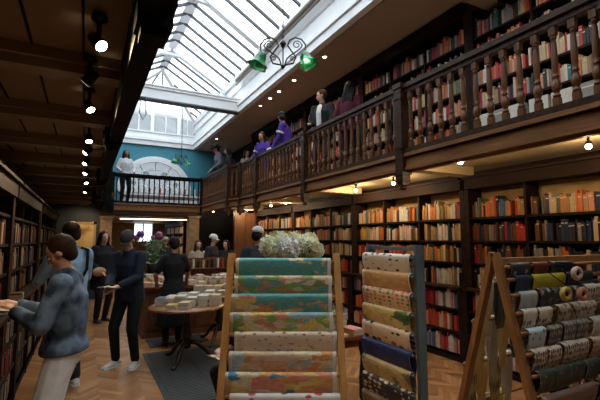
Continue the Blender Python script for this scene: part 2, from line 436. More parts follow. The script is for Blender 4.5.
G1 = 'turned oak balustrades along the book gallery'
NY = [1.39, 3.66, 6.13, 8.40, 9.47]
o_ = (-.02, 0)
balustrade((XG, -.6), (XG, 1.33), 'oak balustrade section above the near end of the wall books, cut by the frame', G1)
lab = ['oak balustrade section in front of the large white gallery books', 'oak balustrade section beneath the person with long dark hair',
       'oak balustrade section beneath the two people in purple jerseys', 'short oak balustrade section ending at the corner where the gallery steps out']
for i in range(4):
    balustrade((XG, NY[i] + .06), (XG, NY[i + 1] - .06), lab[i], G1, [(-.06 / (NY[i + 1] - NY[i] - .12), o_)] + ([(1 + .06 / (NY[i + 1] - NY[i] - .12), o_)] if i == 3 else []))
balustrade((3.36, 9.55), (3.22, 9.85), 'tiny oak balustrade return joining the stepped-out gallery corner', G1)
balustrade((3.2, 9.98), (3.2, 12.44), 'oak balustrade section under the man in the wide black hat', G1, [(-.03, (0, 0))])
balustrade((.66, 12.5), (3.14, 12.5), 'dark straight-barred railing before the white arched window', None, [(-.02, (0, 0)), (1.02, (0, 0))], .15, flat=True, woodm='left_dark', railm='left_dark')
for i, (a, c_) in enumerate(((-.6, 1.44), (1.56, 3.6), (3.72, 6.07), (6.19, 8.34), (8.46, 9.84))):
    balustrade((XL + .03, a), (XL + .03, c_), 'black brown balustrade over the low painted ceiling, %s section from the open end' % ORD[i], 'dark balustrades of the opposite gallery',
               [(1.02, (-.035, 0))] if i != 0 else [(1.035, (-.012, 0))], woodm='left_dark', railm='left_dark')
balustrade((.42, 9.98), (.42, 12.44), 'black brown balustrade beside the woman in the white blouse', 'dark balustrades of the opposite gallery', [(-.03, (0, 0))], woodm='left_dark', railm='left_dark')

# under the cross gallery: end wall with opening, back room
b = MB()
b.box(-1.0, .35, 12.55, 12.75, 0, SOF)
struct('wall_end_left', b, M['navy_wall'])
b = MB(); b.box(.35, .66, 12.5, 12.8, 0, 2.30); b.box(.33, .68, 12.48, 12.82, 2.22, 2.30); b.box(2.80, 3.12, 12.5, 12.8, 0, 2.38); b.box(2.78, 3.14, 12.48, 12.82, 2.3, 2.38)
struct('wall_piers', b, plain('brown stone', (.24, .145, .07), .8, var=.3, scale=9))
b = MB(); b.box(.35, 3.2, 12.52, 12.78, 2.32, SOF); b.box(.35, 3.2, 12.48, 12.52, 2.36, 2.40)
struct('trim_16', b, M['oak_dark'])
struct('wall_back_room_left', MB().box(.2, .35, 12.8, 18.5, 0, SOF), M['ochre'])
struct('wall_back_room_right', MB().box(4.4, 4.5, 12.8, 18.5, 0, SOF), M['ochre'])
b = MB(); b.box(.2, 1.8, 18.4, 18.6, 0, SOF); b.box(2.6, 4.5, 18.4, 18.6, 0, SOF); b.box(1.8, 2.6, 18.4, 18.6, 0, 1.5); b.box(1.8, 2.6, 18.4, 18.6, 2.3, SOF)
struct('wall_back_room_end', b, M['ochre'])
struct('ceiling_back_room', MB().box(.35, 4.4, 12.8, 18.4, 2.32, 2.4), M['cream'])
b = MB()
for x in (1.8, 2.18, 2.56): b.box(x, x + .04, 18.4, 18.5, 1.5, 2.3)
b.box(1.8, 2.6, 18.4, 18.5, 1.5, 1.55)
wf = struct('window_4', MB().box(1.8, 2.6, 18.48, 18.49, 1.5, 2.3), M['pane']); struct('trim_17', b, M['black_metal'], None)
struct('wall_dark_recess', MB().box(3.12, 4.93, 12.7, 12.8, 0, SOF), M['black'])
# framed poster on the far dark wall
pr_ = root('framed_picture', (-.1, 12.5, 1.2), 'ochre framed picture on the dark wall behind the person in the black coat', 'picture')
b = MB()
for x0, x1, z0, z1 in ((-.42, -.36, 1.2, 2.12), (.20, .26, 1.2, 2.12), (-.42, .26, 2.06, 2.12), (-.42, .26, 1.2, 1.26)): b.box(x0, x1, 12.49, 12.55, z0, z1)
b.build('frame', M['tan'] if 'tan' in M else M['ochre'], pr_)
m_, n_, l_, b_ = new_mat('picture art'); tc = n_.new('ShaderNodeTexCoord'); no = n_.new('ShaderNodeTexNoise'); no.inputs['Scale'].default_value = 2.2
l_.new(tc.outputs['Object'], no.inputs['Vector']); rp = ramp(n_, [(.35, (.30, .10, .04)), (.48, (.62, .42, .15)), (.7, (.72, .55, .25))]); l_.new(no.outputs['Fac'], rp.inputs[0]); l_.new(rp.outputs[0], b_.inputs['Base Color'])
MB().box(-.36, .20, 12.52, 12.55, 1.26, 2.06).build('artwork', m_, pr_)
# brown panelled screen under the gallery step
sc = root('panel_screen', (4.2, 11.6, 0), 'brown wooden screen panel standing beside the dark doorway', 'screen')
MB().box(3.98, 4.62, 11.55, 11.62, 0, 2.44).build('panel', M['panel_brown'], sc)
b = MB()
for x in (3.94, 4.28, 4.60): b.box(x, x + .06, 11.52, 11.65, 0, 2.5)
b.box(3.94, 4.66, 11.52, 11.65, 1.0, 1.07); b.build('frame', M['oak_mid'], sc)

# ------------------------------------------------------------------ bookcases
BOOKS = []      # (pos, size, tilt, colour, mode, label pieces)
EXCL = [(229, 256, 345, 400), (363, 250, 425, 400), (510, 256, 600, 400), (28, 230, 88, 345)]
WARM = dict(cream=9, tan=4, white=4, orange=5, red=3, yellow=3, brown=5, black=4, ochre=4, blue=1, teal=.5, green=1, pink=.5, salmon=2, grey=2, navy=2)
REDS = dict(red=10, orange=8, salmon=4, cream=4, white=2, crimson=2, black=2, yellow=1)
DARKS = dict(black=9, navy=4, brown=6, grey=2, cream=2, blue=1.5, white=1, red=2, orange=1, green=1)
PALE = dict(white=6, cream=7, pink=1.5, grey=3, red=4, orange=3, blue=1.5, teal=1, black=4, salmon=2, crimson=1)
UPP = dict(cream=7, white=4, orange=6, red=7, pink=2, salmon=3, black=5, brown=2, yellow=1.5, teal=.6, green=.6, grey=3, crimson=2, blue=.8, tan=3)
def pick(p):
    ks = list(p); return random.choices(ks, [p[k] for k in ks])[0]
def fill(x_face, y0, y1, z, zmax, sgn, pal, where, tmin=.012, tmax=.038, fillr=.96):
    """books upright along Y; sgn +1: spines face -X (right wall), -1: spines face +X"""
    y = y0 + .01; cur = None; i = 0; run = 0
    while y < y0 + (y1 - y0) * fillr:
        if run <= 0: cur = pick(pal); run = random.choice((1, 1, 1, 1, 2, 3))
        if random.random() < .02: y += random.uniform(.02, .08); i += 0; continue
        run -= 1
        t = random.uniform(tmin, tmax); h = min(zmax - z - .02, random.choice((.178, .198, .20, .215, .235)) + random.uniform(-.006, .006) if random.random() < .88 else random.uniform(.24, .29)); dpt = random.uniform(.13, .17)
        if y + t > y1 - .005: break
        x = x_face + sgn * random.uniform(.015, .035); i += 1
        cx = x + sgn * dpt / 2
        BOOKS.append(dict(c=Vector((cx, y + t / 2, z)), s=(dpt, t, h), rz=(0 if sgn > 0 else PI), lean=0, col=cur, where=where, i=i, mode='up'))
        y += t + .0015
def bookcase(name, label, xf, depth, sgn, y0, y1, bays, shelves, top, pal, bayname, ledge=None, base=None, group=None, z0=0, corn=True):
    """xf face plane; depth towards the wall; sgn=+1 right wall"""
    rt = root(name, (xf + sgn * depth / 2, (y0 + y1) / 2, z0), label, 'bookcase', group)
    y0 += .037; y1 -= .037
    def X(d0, d1): a, c = xf + sgn * d0, xf + sgn * d1; return (min(a, c), max(a, c))
    b = MB(); x0, x1 = X(depth - .03, depth); b.box(x0, x1, y0, y1, z0, top)
    if sgn > 0 and z0 == 0: b.box(x0 - .006, x0, y0, y1, 1.95, top - .1, 1)
    b.build('back_panel', [M['case'], M['ochre']], rt)
    w = (y1 - y0) / bays
    for i in range(bays + 1):
        th = .07 if i in (0, bays) else .03
        x0, x1 = X(-.02 if i in (0, bays) else 0, depth - .03)
        b = MB(); b.box(x0, x1, y0 + i * w - th / 2, y0 + i * w + th / 2, ledge or z0, top)
        b.build('upright', M['case'], rt)
        if ledge:
            x0, x1 = X(-.13, depth - .03); MB().box(x0, x1, y0 + i * w - th / 2, y0 + i * w + th / 2, z0, ledge - .03).build('upright', M['case'], rt)
    for z in shelves:
        if ledge and z < ledge: x0, x1 = X(-.12, depth - .03)
        else: x0, x1 = X(0, depth - .03)
        MB().box(x0, x1, y0, y1, z - .028, z).build('shelf', M['case'], rt)
    if ledge:
        x0, x1 = X(-.16, depth - .03); MB().box(x0, x1, y0, y1, ledge - .03, ledge).build('ledge', M['oak_dark'] if sgn > 0 else M['case'], rt)
        x0, x1 = X(-.12, depth - .05); MB().box(x0, x1, y0, y1, z0, z0 + .10).build('plinth', M['case'], rt)
    if corn:
        b = MB(); x0, x1 = X(-.05, .2); b.box(x0, x1, y0, y1, top - .17, top); x0, x1 = X(-.09, .2); b.box(x0, x1, y0, y1, top - .03, top + .0); b.build('cornice', M['case'], rt)
    allz = sorted(shelves)
    for bi in range(bays):
        ya, yb = y0 + bi * w + .02, y0 + (bi + 1) * w - .02
        if bi == 0: ya += .02
        if bi == bays - 1: yb -= .02
        for k, z in enumerate(allz):
            zt = allz[k + 1] - .028 if k + 1 < len(allz) else top - .18
            if zt - z < .2: continue
            dface = -.12 if (ledge and z < ledge - .01) else 0
            pl = pal(k, bi, len(allz)) if callable(pal) else pal
            if pl is None: continue
            fill(xf + sgn * dface, ya, yb, z, zt, sgn, pl, '%s shelf, %s' % (ORD[k], bayname(bi)), fillr=random.choice((1, 1, .96, .9)))
    return rt
RS = [.10, .40, .70, 1.00, 1.325, 1.63, 1.94]
def pal_lower(k, b, n):
    if k <= 1: return random.choice((PALE, REDS, PALE))
    if k == 2: return PALE
    if k == 3: return random.choice((PALE, DARKS, WARM))
    if k == 4: return REDS if random.random() < .6 else WARM
    if k == 5: return WARM
    return WARM
def pal_lower_near(k, b, n): return DARKS if k in (4, 5) else (WARM if k == 6 else PALE)
U = [(1.25, 3.80), (3.80, 6.40), (6.40, 9.0), (9.0, 11.5)]
ulab = ['dark wooden wall bookcase behind the brown A-frame rack', 'dark wooden wall bookcase seen behind the blue grey metal rack',
        'dark wooden wall bookcase behind the hydrangea bouquet', 'dark wooden wall bookcase at the far end beneath the gallery']
unm = ['behind A-frame rack', 'behind metal rack', 'behind hydrangeas', 'by brown screen']
for i, (a, c_) in enumerate(U):
    bookcase('bookcase', ulab[i], 4.63, .30, 1, a, c_, 3, RS, 2.50, pal_lower_near if i == 0 else pal_lower,
             (lambda nm: (lambda bi: '%s bay %s' % (['near', 'middle', 'far'][bi], nm)))(unm[i]), ledge=1.0, group='tall bookcases under the gallery')
UY = [(1.0, 3.62), (3.62, 6.12), (6.12, 8.4), (8.4, 11.9)]
US = [2.72, 3.05, 3.40, 3.73, 4.08, 4.42]
ulab = ['dark gallery bookcase holding the large white volumes', 'dark gallery bookcase next to the person with long dark hair', 'dark gallery bookcase behind the man in the white shirt',
        'dark gallery bookcase behind the purple jerseys']
unm = ['gallery case with white volumes', 'gallery case by long-haired woman', 'gallery case behind white shirt', 'gallery case behind jerseys']
def pal_up(k, b, n):
    return UPP if k != 5 else dict(UPP, black=8)
for i, (a, c_) in enumerate(UY):
    bookcase('bookcase', ulab[i], 4.63, .30, 1, a, c_, 3 if i < 3 else 4, US, 4.98, (lambda k, b, n: None if (k == 1) else pal_up(k, b, n)) if i == 0 else pal_up,
             (lambda nm: (lambda bi: '%s bay, %s' % (['near', 'middle', 'far', 'last'][bi], nm)))(unm[i]), z0=GF, group='tall bookcases on the gallery')
# large white volumes on the bottom gallery shelf
for k in range(10):
    y = 1.15 + k * .262
    if k in (3, 7): y += .03
    BOOKS.append(dict(c=Vector((4.63 + .1, y, 3.052)), s=(.16, .225, .27), rz=0, lean=0, col='white' if k % 4 else 'grey', where='gallery shelf behind the balusters', i=k + 1, mode='big'))
# left wall bookcase
LS = [.10, .40, .68, 1.00, 1.30, 1.60, 1.90]
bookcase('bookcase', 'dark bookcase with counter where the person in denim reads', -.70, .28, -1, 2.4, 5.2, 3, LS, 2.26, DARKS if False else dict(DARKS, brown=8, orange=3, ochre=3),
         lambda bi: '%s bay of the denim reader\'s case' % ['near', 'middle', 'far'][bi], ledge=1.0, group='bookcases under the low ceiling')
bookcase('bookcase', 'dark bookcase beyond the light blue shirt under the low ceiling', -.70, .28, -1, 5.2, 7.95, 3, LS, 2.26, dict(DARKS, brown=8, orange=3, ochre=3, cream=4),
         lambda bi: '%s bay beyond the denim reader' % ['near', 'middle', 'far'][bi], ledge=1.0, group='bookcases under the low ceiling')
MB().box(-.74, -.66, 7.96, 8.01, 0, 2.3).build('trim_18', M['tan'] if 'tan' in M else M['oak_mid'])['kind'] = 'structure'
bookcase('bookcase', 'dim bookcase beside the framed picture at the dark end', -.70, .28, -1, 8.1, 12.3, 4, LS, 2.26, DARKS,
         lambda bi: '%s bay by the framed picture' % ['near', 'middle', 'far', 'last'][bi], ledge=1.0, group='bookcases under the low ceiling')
# back room shelf (faces the viewer)
bookcase('bookcase', 'bookcase in the back room beyond the flowers', 2.86, .28, 1, 13.4, 16.8, 4, [.1, .45, .8, 1.15, 1.5, 1.85], 2.27, WARM, lambda bi: '%s bay in the back room' % ['near', 'middle', 'far', 'last'][bi])
# books on the white ledge under the arched window
wc = root('display_shelf', (2.1, 14.6, GF), 'white painted shelf unit below the arched window', 'shelf')
b = MB(); b.box(1.0, 3.75, 14.55, 14.6, GF, 3.12); b.box(1.0, 3.75, 14.35, 14.55, GF + .06, 3.0); b.box(.95, 3.8, 14.3, 14.62, 3.12, 3.16); b.build('body', M['white'], wc)
b = MB()
b.box(.95, 3.8, 14.32, 14.55, GF + .02, GF + .06); b.build('shelf', M['white'], wc)
for k in range(15):
    BOOKS.append(dict(c=Vector((1.2 + k * .17, 14.42, 3.161)), s=(.16, .03, random.uniform(.2, .26)), rz=PI / 2, lean=0, col=random.choice(('white', 'cream', 'pale blue', 'salmon', 'red', 'yellow', 'white')), where='white unit below the arched window', i=k + 1, mode='face'))

# ------------------------------------------------------------------ tables
def round_table(cx, cy, r, h, label):
    rt = root('pedestal_table', (cx, cy, 0), label, 'table', 'round pedestal tables')
    MB().lathe([(r - .03, h - .035), (r - .005, h - .03), (r, h - .015), (r - .01, h), (.001, h + .0005)], 40, c=(cx, cy, 0)).build('tabletop', M['table_top'], rt)
    MB().lathe([(.10, h - .035), (.10, h - .055), (.05, h - .07), (.04, h - .2), (.055, .42), (.075, .36), (.06, .31), (.04, .29), (.065, .24), (.055, .18)], 16, c=(cx, cy, 0)).build('pedestal', M['ebony'], rt)
    for k in range(3):
        a = R(236 + 120 * k); pts = []; rad = []
        for t, z, w in ((.03, .26, .035), (.12, .25, .035), (.22, .17, .03), (.30, .08, .026), (.37, .04, .024), (.43, .028, .026)):
            pts.append((cx + t * math.cos(a), cy + t * math.sin(a), z)); rad.append(w)
        MB().tube(pts, rad, 8).build('leg', M['ebony'], rt)
    return rt
round_table(1.28, 5.66, .51, .75, 'round pedestal table with stacked paperbacks standing on the dark mat')
round_table(1.98, 6.47, .48, .78, 'round pedestal table with books beyond the one on the mat')
def stack(x, y, z, n, rz, cols, tname, s=(.13, .20), tmin=.018, tmax=.032, topcol=None):
    zz = z + .002
    top = topcol or cols[-1]
    for k in range(n):
        t = random.uniform(tmin, tmax); c = top if k == n - 1 else random.choice(cols)
        fromtop = n - 1 - k
        BOOKS.append(dict(c=Vector((x + random.uniform(-.006, .006), y + random.uniform(-.006, .006), zz)), s=(s[0], s[1], t), rz=rz + random.uniform(-.05, .05), lean=0, col=c,
                          where=tname, i=fromtop, mode='flat')); zz += t + .001
YA = -YAW
rt_ = [(-.36, .02, 4, 'blue'), (-.21, -.04, 4, 'cream'), (-.06, -.05, 5, 'white'), (.09, -.06, 5, 'white'), (.24, -.05, 5, 'white'), (.38, .0, 5, 'cream'),
       (-.28, .20, 4, 'white'), (-.12, .19, 5, 'grey'), (.03, .19, 5, 'white'), (.18, .19, 5, 'pale blue'), (.32, .2, 4, 'cream'), (-.12, -.27, 2, 'yellow'), (.05, -.30, 3, 'cream'), (-.1, .40, 3, 'salmon'), (.1, .40, 3, 'white')]
for i, (u, v, n, c_) in enumerate(rt_):
    x = 1.28 + RT.x * u + math.sin(YAW) * v; y = 5.66 + RT.y * u + math.cos(YAW) * v
    stack(x, y, .75, n, YA, ['cream', 'white', 'cream', 'white', 'grey'], 'stack %s of the round table on the mat' % ORD[i], topcol=c_)
for i, (u, v, n, c_) in enumerate([(-.34, .0, 4, 'cream'), (-.18, -.02, 4, 'salmon'), (-.02, -.03, 5, 'yellow'), (.14, .0, 5, 'white'), (-.3, .2, 3, 'white'), (-.12, .2, 4, 'pink'), (.05, .2, 4, 'cream'), (.3, .0, 3, 'blue'), (-.1, -.25, 3, 'white'), (.1, -.26, 3, 'cream')]):
    x = 1.98 + RT.x * u + math.sin(YAW) * v; y = 6.47 + RT.y * u + math.cos(YAW) * v
    stack(x, y, .78, n, YA, ['cream', 'white', 'tan', 'cream'], 'stack %s of the rear round table' % ORD[i], topcol=c_)
# panelled counter in the middle
ct = root('display_counter', (1.9, 7.9, 0), 'brown panelled book counter behind the woman in the black dress', 'counter')
MB().box(.92, 3.0, 7.25, 8.75, .06, .80).build('body', M['panel_brown'], ct)
b = MB()
for k in range(5): b.box(.98 + k * .4, 1.30 + k * .4, 7.235, 7.25, .14, .72)
b.box(.90, 3.02, 7.23, 8.77, 0, .08); b.build('panelling', M['panel_brown'], ct)
MB().box(.86, 3.06, 7.19, 8.81, .80, .84).build('countertop', M['mahogany'], ct)
k = 0
for r_ in range(5):
    for q in range(11):
        x = .98 + q * .185; y = 7.34 + r_ * .29
        k += 1
        stack(x, y, .84, random.choice((1, 2, 3, 3, 4)), random.uniform(-.1, .1), ['cream', 'white', 'red', 'tan', 'blue'], 'pile %s of row %s on the panelled counter' % (ORD[q], ORD[r_]), topcol=pick(dict(white=4, cream=4, red=3, pink=2, orange=2, blue=2, teal=1, black=2, yellow=1, salmon=2)))
# upright display stand on the counter
ds = root('book_stand', (2.2, 8.2, .84), 'tiered wooden stand of books on the panelled counter', 'stand')
b = MB(); b.box(1.75, 2.75, 8.62, 8.66, .86, 1.25); b.build('back_panel', M['oak_mid'], ds)
b = MB(); b.box(1.75, 2.75, 8.45, 8.66, 1.02, 1.04); b.build('shelf', M['oak_mid'], ds)
b = MB(); b.box(1.75, 1.77, 8.45, 8.66, .84, 1.25); b.box(2.73, 2.75, 8.45, 8.66, .84, 1.25); b.build('side_panel', M['oak_mid'], ds)
for q in range(9):
    BOOKS.append(dict(c=Vector((1.82 + q * .105, 8.55, 1.041)), s=(.1, .03, random.uniform(.15, .2)), rz=PI / 2, lean=0, col=pick(PALE), where='tiered stand on the counter', i=q + 1, mode='face'))
# second long table further back
t2 = root('display_table', (2.4, 10.9, 0), 'long dark book table further back near the white cap', 'table')
MB().box(1.5, 3.3, 10.45, 11.3, .76, .80).build('tabletop', M['mahogany'], t2)
for x in (1.55, 3.2):
    for y in (10.5, 11.2): MB().box(x, x + .06, y, y + .06, 0, .76).build('leg', M['ebony'], t2)
for q in range(8):
    for r_ in range(2): stack(1.62 + q * .22, 10.65 + r_ * .4, .80, random.choice((3, 5, 6)), 0, ['cream', 'white', 'red', 'tan'], 'pile %s of row %s on the rear table' % (ORD[q], ORD[r_]), topcol=pick(PALE))
# red-brown table behind the racks, carries flowers and books
t3 = root('display_table', (2.1, 3.7, 0), 'red brown table with black cabriole legs under the hydrangeas', 'table')
MB().box(1.80, 2.52, 3.25, 4.30, .68, .71).build('tabletop', M['mahogany'], t3)
b = MB(); b.box(1.85, 2.47, 3.30, 4.25, .60, .68); b.build('apron', M['mahogany'], t3)
for x, y in ((1.86, 3.31), (2.46, 3.31), (1.86, 4.24), (2.46, 4.24)):
    sx = -1 if x < 2.1 else 1; sy = -1 if y < 3.7 else 1
    MB().tube([(x, y, .64), (x + .02 * sx, y + .02 * sy, .5), (x, y, .3), (x - .01 * sx, y, .12), (x + .03 * sx, y + .03 * sy, .02)], [.04, .042, .028, .02, .028], 10).build('leg', M['ebony'], t3)
for i, (x, y, n, c_) in enumerate(((2.36, 3.62, 7, 'green'), (2.36, 3.90, 8, 'yellow'), (2.20, 3.60, 5, 'white'), (2.40, 3.38, 2, 'pink'), (2.22, 3.38, 1, 'salmon'), (2.15, 4.1, 6, 'cream'), (2.38, 4.14, 9, 'green'))):
    stack(x, y, .71, n, .1, ['green', 'cream', 'brown', 'yellow'], 'stack %s of the table under the hydrangeas' % ORD[i], topcol=c_)
# books lying open on the left counter
for i, (y, c_, n) in enumerate(((2.72, 'white', 1), (4.35, 'red', 4), (4.7, 'cream', 2), (5.3, 'brown', 3))):
    stack(-.66, y, 1.0, n, PI / 2, ['navy', 'red', 'cream'], 'stack %s on the counter beyond the denim jacket' % ORD[i], topcol=c_)

# ------------------------------------------------------------------ place the books: the 300 that show largest as things, the rest as one mass
def book_mesh(col, flat):
    b = MB()
    if not flat:   # x: depth (spine at -x), y: thickness, z: height   unit size, origin at bottom centre
        b.box(-.5, -.46, -.5, .5, 0, 1); b.box(-.46, .5, -.5, -.42, 0, 1); b.box(-.46, .5, .42, .5, 0, 1); b.box(-.46, .47, -.42, .42, .015, .985, 1)
        b.box(-.505, -.5, -.42, .42, .78, .84, 1)
    else:          # x: width, y: length, z: thickness
        b.box(-.5, .5, -.5, .5, 0, .07); b.box(-.5, .5, -.5, .5, .93, 1); b.box(-.5, -.46, -.5, .5, .07, .93); b.box(-.46, .485, -.49, .49, .07, .93, 1)
    return b
PAL_IDX = {k: i for i, k in enumerate(BNAMES)}
def score(bk):
    s = bk['s']; c = bk['c'] + Vector((0, 0, s[2] / 2)); u, v, w = proj(c)
    if w < .3 or not (-5 < u < 605 and -5 < v < 405): return 0
    for x0, y0, x1, y1 in EXCL:
        if x0 < u < x1 and y0 < v < y1: return 0
    a = max(s[1] * s[2], s[0] * s[2] if bk['mode'] in ('flat', 'face') else 0) / w ** 2
    if bk['mode'] == 'flat': a += (s[0] * s[1] / w ** 2 * .3) if bk['i'] == 0 else 0
    return a
for bk in BOOKS: bk['sc'] = score(bk)
BOOKS.sort(key=lambda q: -q['sc'])
cache = {}
seen = set()
rest = MB(); n_ind = 0
for bk in BOOKS:
    flat = bk['mode'] == 'flat'; col = bk['col']; s = bk['s']
    if n_ind < 300 and bk['sc'] > 0:
        key = (col, flat)
        if key not in cache:
            o = book_mesh(col, flat).build('book', [BM[col], M['paper']]); cache[key] = o.data
        else:
            o = bpy.data.objects.new('book', cache[key]); COL.objects.link(o)
        o.location = bk['c']; o.scale = s; o.rotation_euler = (0, 0, bk['rz'])
        if flat:
            pos = 'top' if bk['i'] == 0 else ORD[bk['i']] + ' from top'
            lb = '%s book, %s, %s' % (col, pos, bk['where'])
        elif bk['mode'] == 'big': lb = '%s large volume, %s along the %s' % (col, ORD[bk['i'] - 1], bk['where'])
        elif bk['mode'] == 'face': lb = '%s book face out, %s on the %s' % (col, ORD[bk['i'] - 1], bk['where'])
        else: lb = '%s book, %s along, %s' % (col, ORD[bk['i'] - 1], bk['where'].replace(' shelf,', ' shelf up,'))
        tag(o, lb, 'book', 'books in the shop')
        n_ind += 1
    else:
        mt = Matrix.Translation(bk['c']) @ Matrix.Rotation(bk['rz'], 4, 'Z') @ Matrix.Diagonal((*s, 1))
        k = PAL_IDX[col]
        if not flat:
            rest.box(-.5, .5, -.5, .5, 0, 1, k, mt)
        else:
            rest.box(-.5, .5, -.5, .5, .07, .93, len(BNAMES), mt); rest.box(-.5, .5, -.5, .5, 0, .07, k, mt); rest.box(-.5, .5, -.5, .5, .93, 1, k, mt)
tag(rest.build('books', [BM[k] for k in BNAMES] + [M['paper']]), 'hundreds of smaller seeming books of all colours filling the shelves and tables', 'books', kind='stuff')

# ------------------------------------------------------------------ lamps
def spot(loc, aim, label, group, power=40, kind='track', size=.03, ang=110, col=(1, .74, .45), glow='bulb'):
    loc = Vector(loc); aim = Vector(aim).normalized()
    rt = root('spotlight', loc, label, 'spotlight', group)
    q = aim.to_track_quat('Z', 'Y').to_matrix().to_4x4()
    if kind == 'bulb':
        MB().lathe([(.03, 0), (.03, -.015), (.012, -.02), (.012, -.06), (.026, -.065), (.028, -.085), (.02, -.09)], 12).build('mount', M['black_metal'], rt, True)
        MB().ball((0, 0, -.112), .027, 12, 8).build('bulb', M[glow], rt, True)
        ld = bpy.data.lights.new('lamp_glow', 'POINT'); ld.energy = power; ld.color = col; ld.shadow_soft_size = .03
        lo = bpy.data.objects.new('lamp_glow', ld); COL.objects.link(lo); lo.parent = rt; lo.location = (0, 0, -.18); return
    if kind == 'track':
        MB().lathe([(.035, 0), (.035, -.02), (.012, -.025), (.012, -.03), (.010, -.11)], 12).build('mount', M['black_metal'], rt, True)
        c = Vector((0, 0, -.125))
        MB().lathe([(.015, -.055), (.026, -.05), (.028, -.02), (.032, .02), (.033, .034), (.028, .034)], 14, mtx=q, c=c, cap=False).build('lamp_head', M['black_metal'], rt, True)
        MB().lathe([(.028, .022), (.026, .029), (.001, .030)], 14, mtx=q, c=c).build('bulb', M[glow], rt, True)
    else:
        c = Vector((0, 0, -.012)); q = Vector((0, 0, -1)).to_track_quat('Z', 'Y').to_matrix().to_4x4()
        MB().lathe([(.052, -.012), (.055, .0), (.04, .006), (.038, -.004)], 16, mtx=q, c=c, cap=False).build('bezel', M['steel'], rt, True)
        MB().lathe([(.038, -.004), (.03, .006), (.001, .010)], 14, mtx=q, c=c).build('bulb', M[glow], rt, True)
    ld = bpy.data.lights.new('spot_beam', 'SPOT'); ld.energy = power; ld.color = col; ld.spot_size = R(ang); ld.spot_blend = .7; ld.shadow_soft_size = size
    lo = bpy.data.objects.new('spot_beam', ld); COL.objects.link(lo); lo.parent = rt
    lo.location = c + aim * .07; lo.rotation_euler = aim.to_track_quat('-Z', 'Y').to_euler()
for i, (x, y, a) in enumerate(((.013, 1.96, (.45, -.55, -.7)), (-.02, 2.45, (-.6, .2, -.8)), (-.016, 2.98, (.35, -.5, -.8)), (-.01, 3.96, (.1, -.5, -.9)), (-.02, 4.55, (-.7, -.3, -.7)),
                               (-.03, 5.2, (-.5, -.5, -.8)), (-.03, 6.0, (-.4, -.5, -.8)), (-.03, 7.0, (.2, -.5, -.8)), (-.03, 8.4, (-.4, -.5, -.8)), (.1, 11.6, (-.2, .7, -.8)))):
    spot((x, y, 2.66), a, 'black ceiling spotlight, %s along the low painted ceiling' % ORD[i], 'spotlights on the low ceiling', 16 if i < 9 else 22)
for i, (x, y) in enumerate(((4.10, 1.96), (3.66, 3.04), (4.18, 4.74), (4.2, 5.75), (4.16, 8.5), (4.2, 9.44), (4.18, 11.1), (3.9, 12.2), (3.5, 12.3))):
    spot((x, y, SOF), (.35, 0, -1), 'small warm spotlight, %s under the book gallery soffit' % ORD[i], 'spotlights under the gallery', 8 if i < 2 else 13 if i < 7 else 3, 'bulb', ang=130)
for i, y in enumerate((1.0, 2.4, 6.03, 7.26, 8.0, 8.5, 9.1, 12.9)):
    spot((3.74, y, 5.0), (.25, 0, -1), 'recessed downlight, %s along the upper ceiling' % ORD[i], 'recessed downlights of the upper ceiling', 16, 'rec', ang=120, col=(1, .82, .6))
# back room light strip
lr = root('ceiling_light', (1.9, 13.7, 2.32), 'long pale ceiling light in the room beyond the flowers', 'light')
MB().box(.9, 3.1, 13.4, 13.9, 2.285, 2.32).build('housing', M['white'], lr); MB().box(.95, 3.05, 13.44, 13.86, 2.275, 2.285).build('diffuser', emit('strip diffuser', (1, .82, .58), 6), lr)

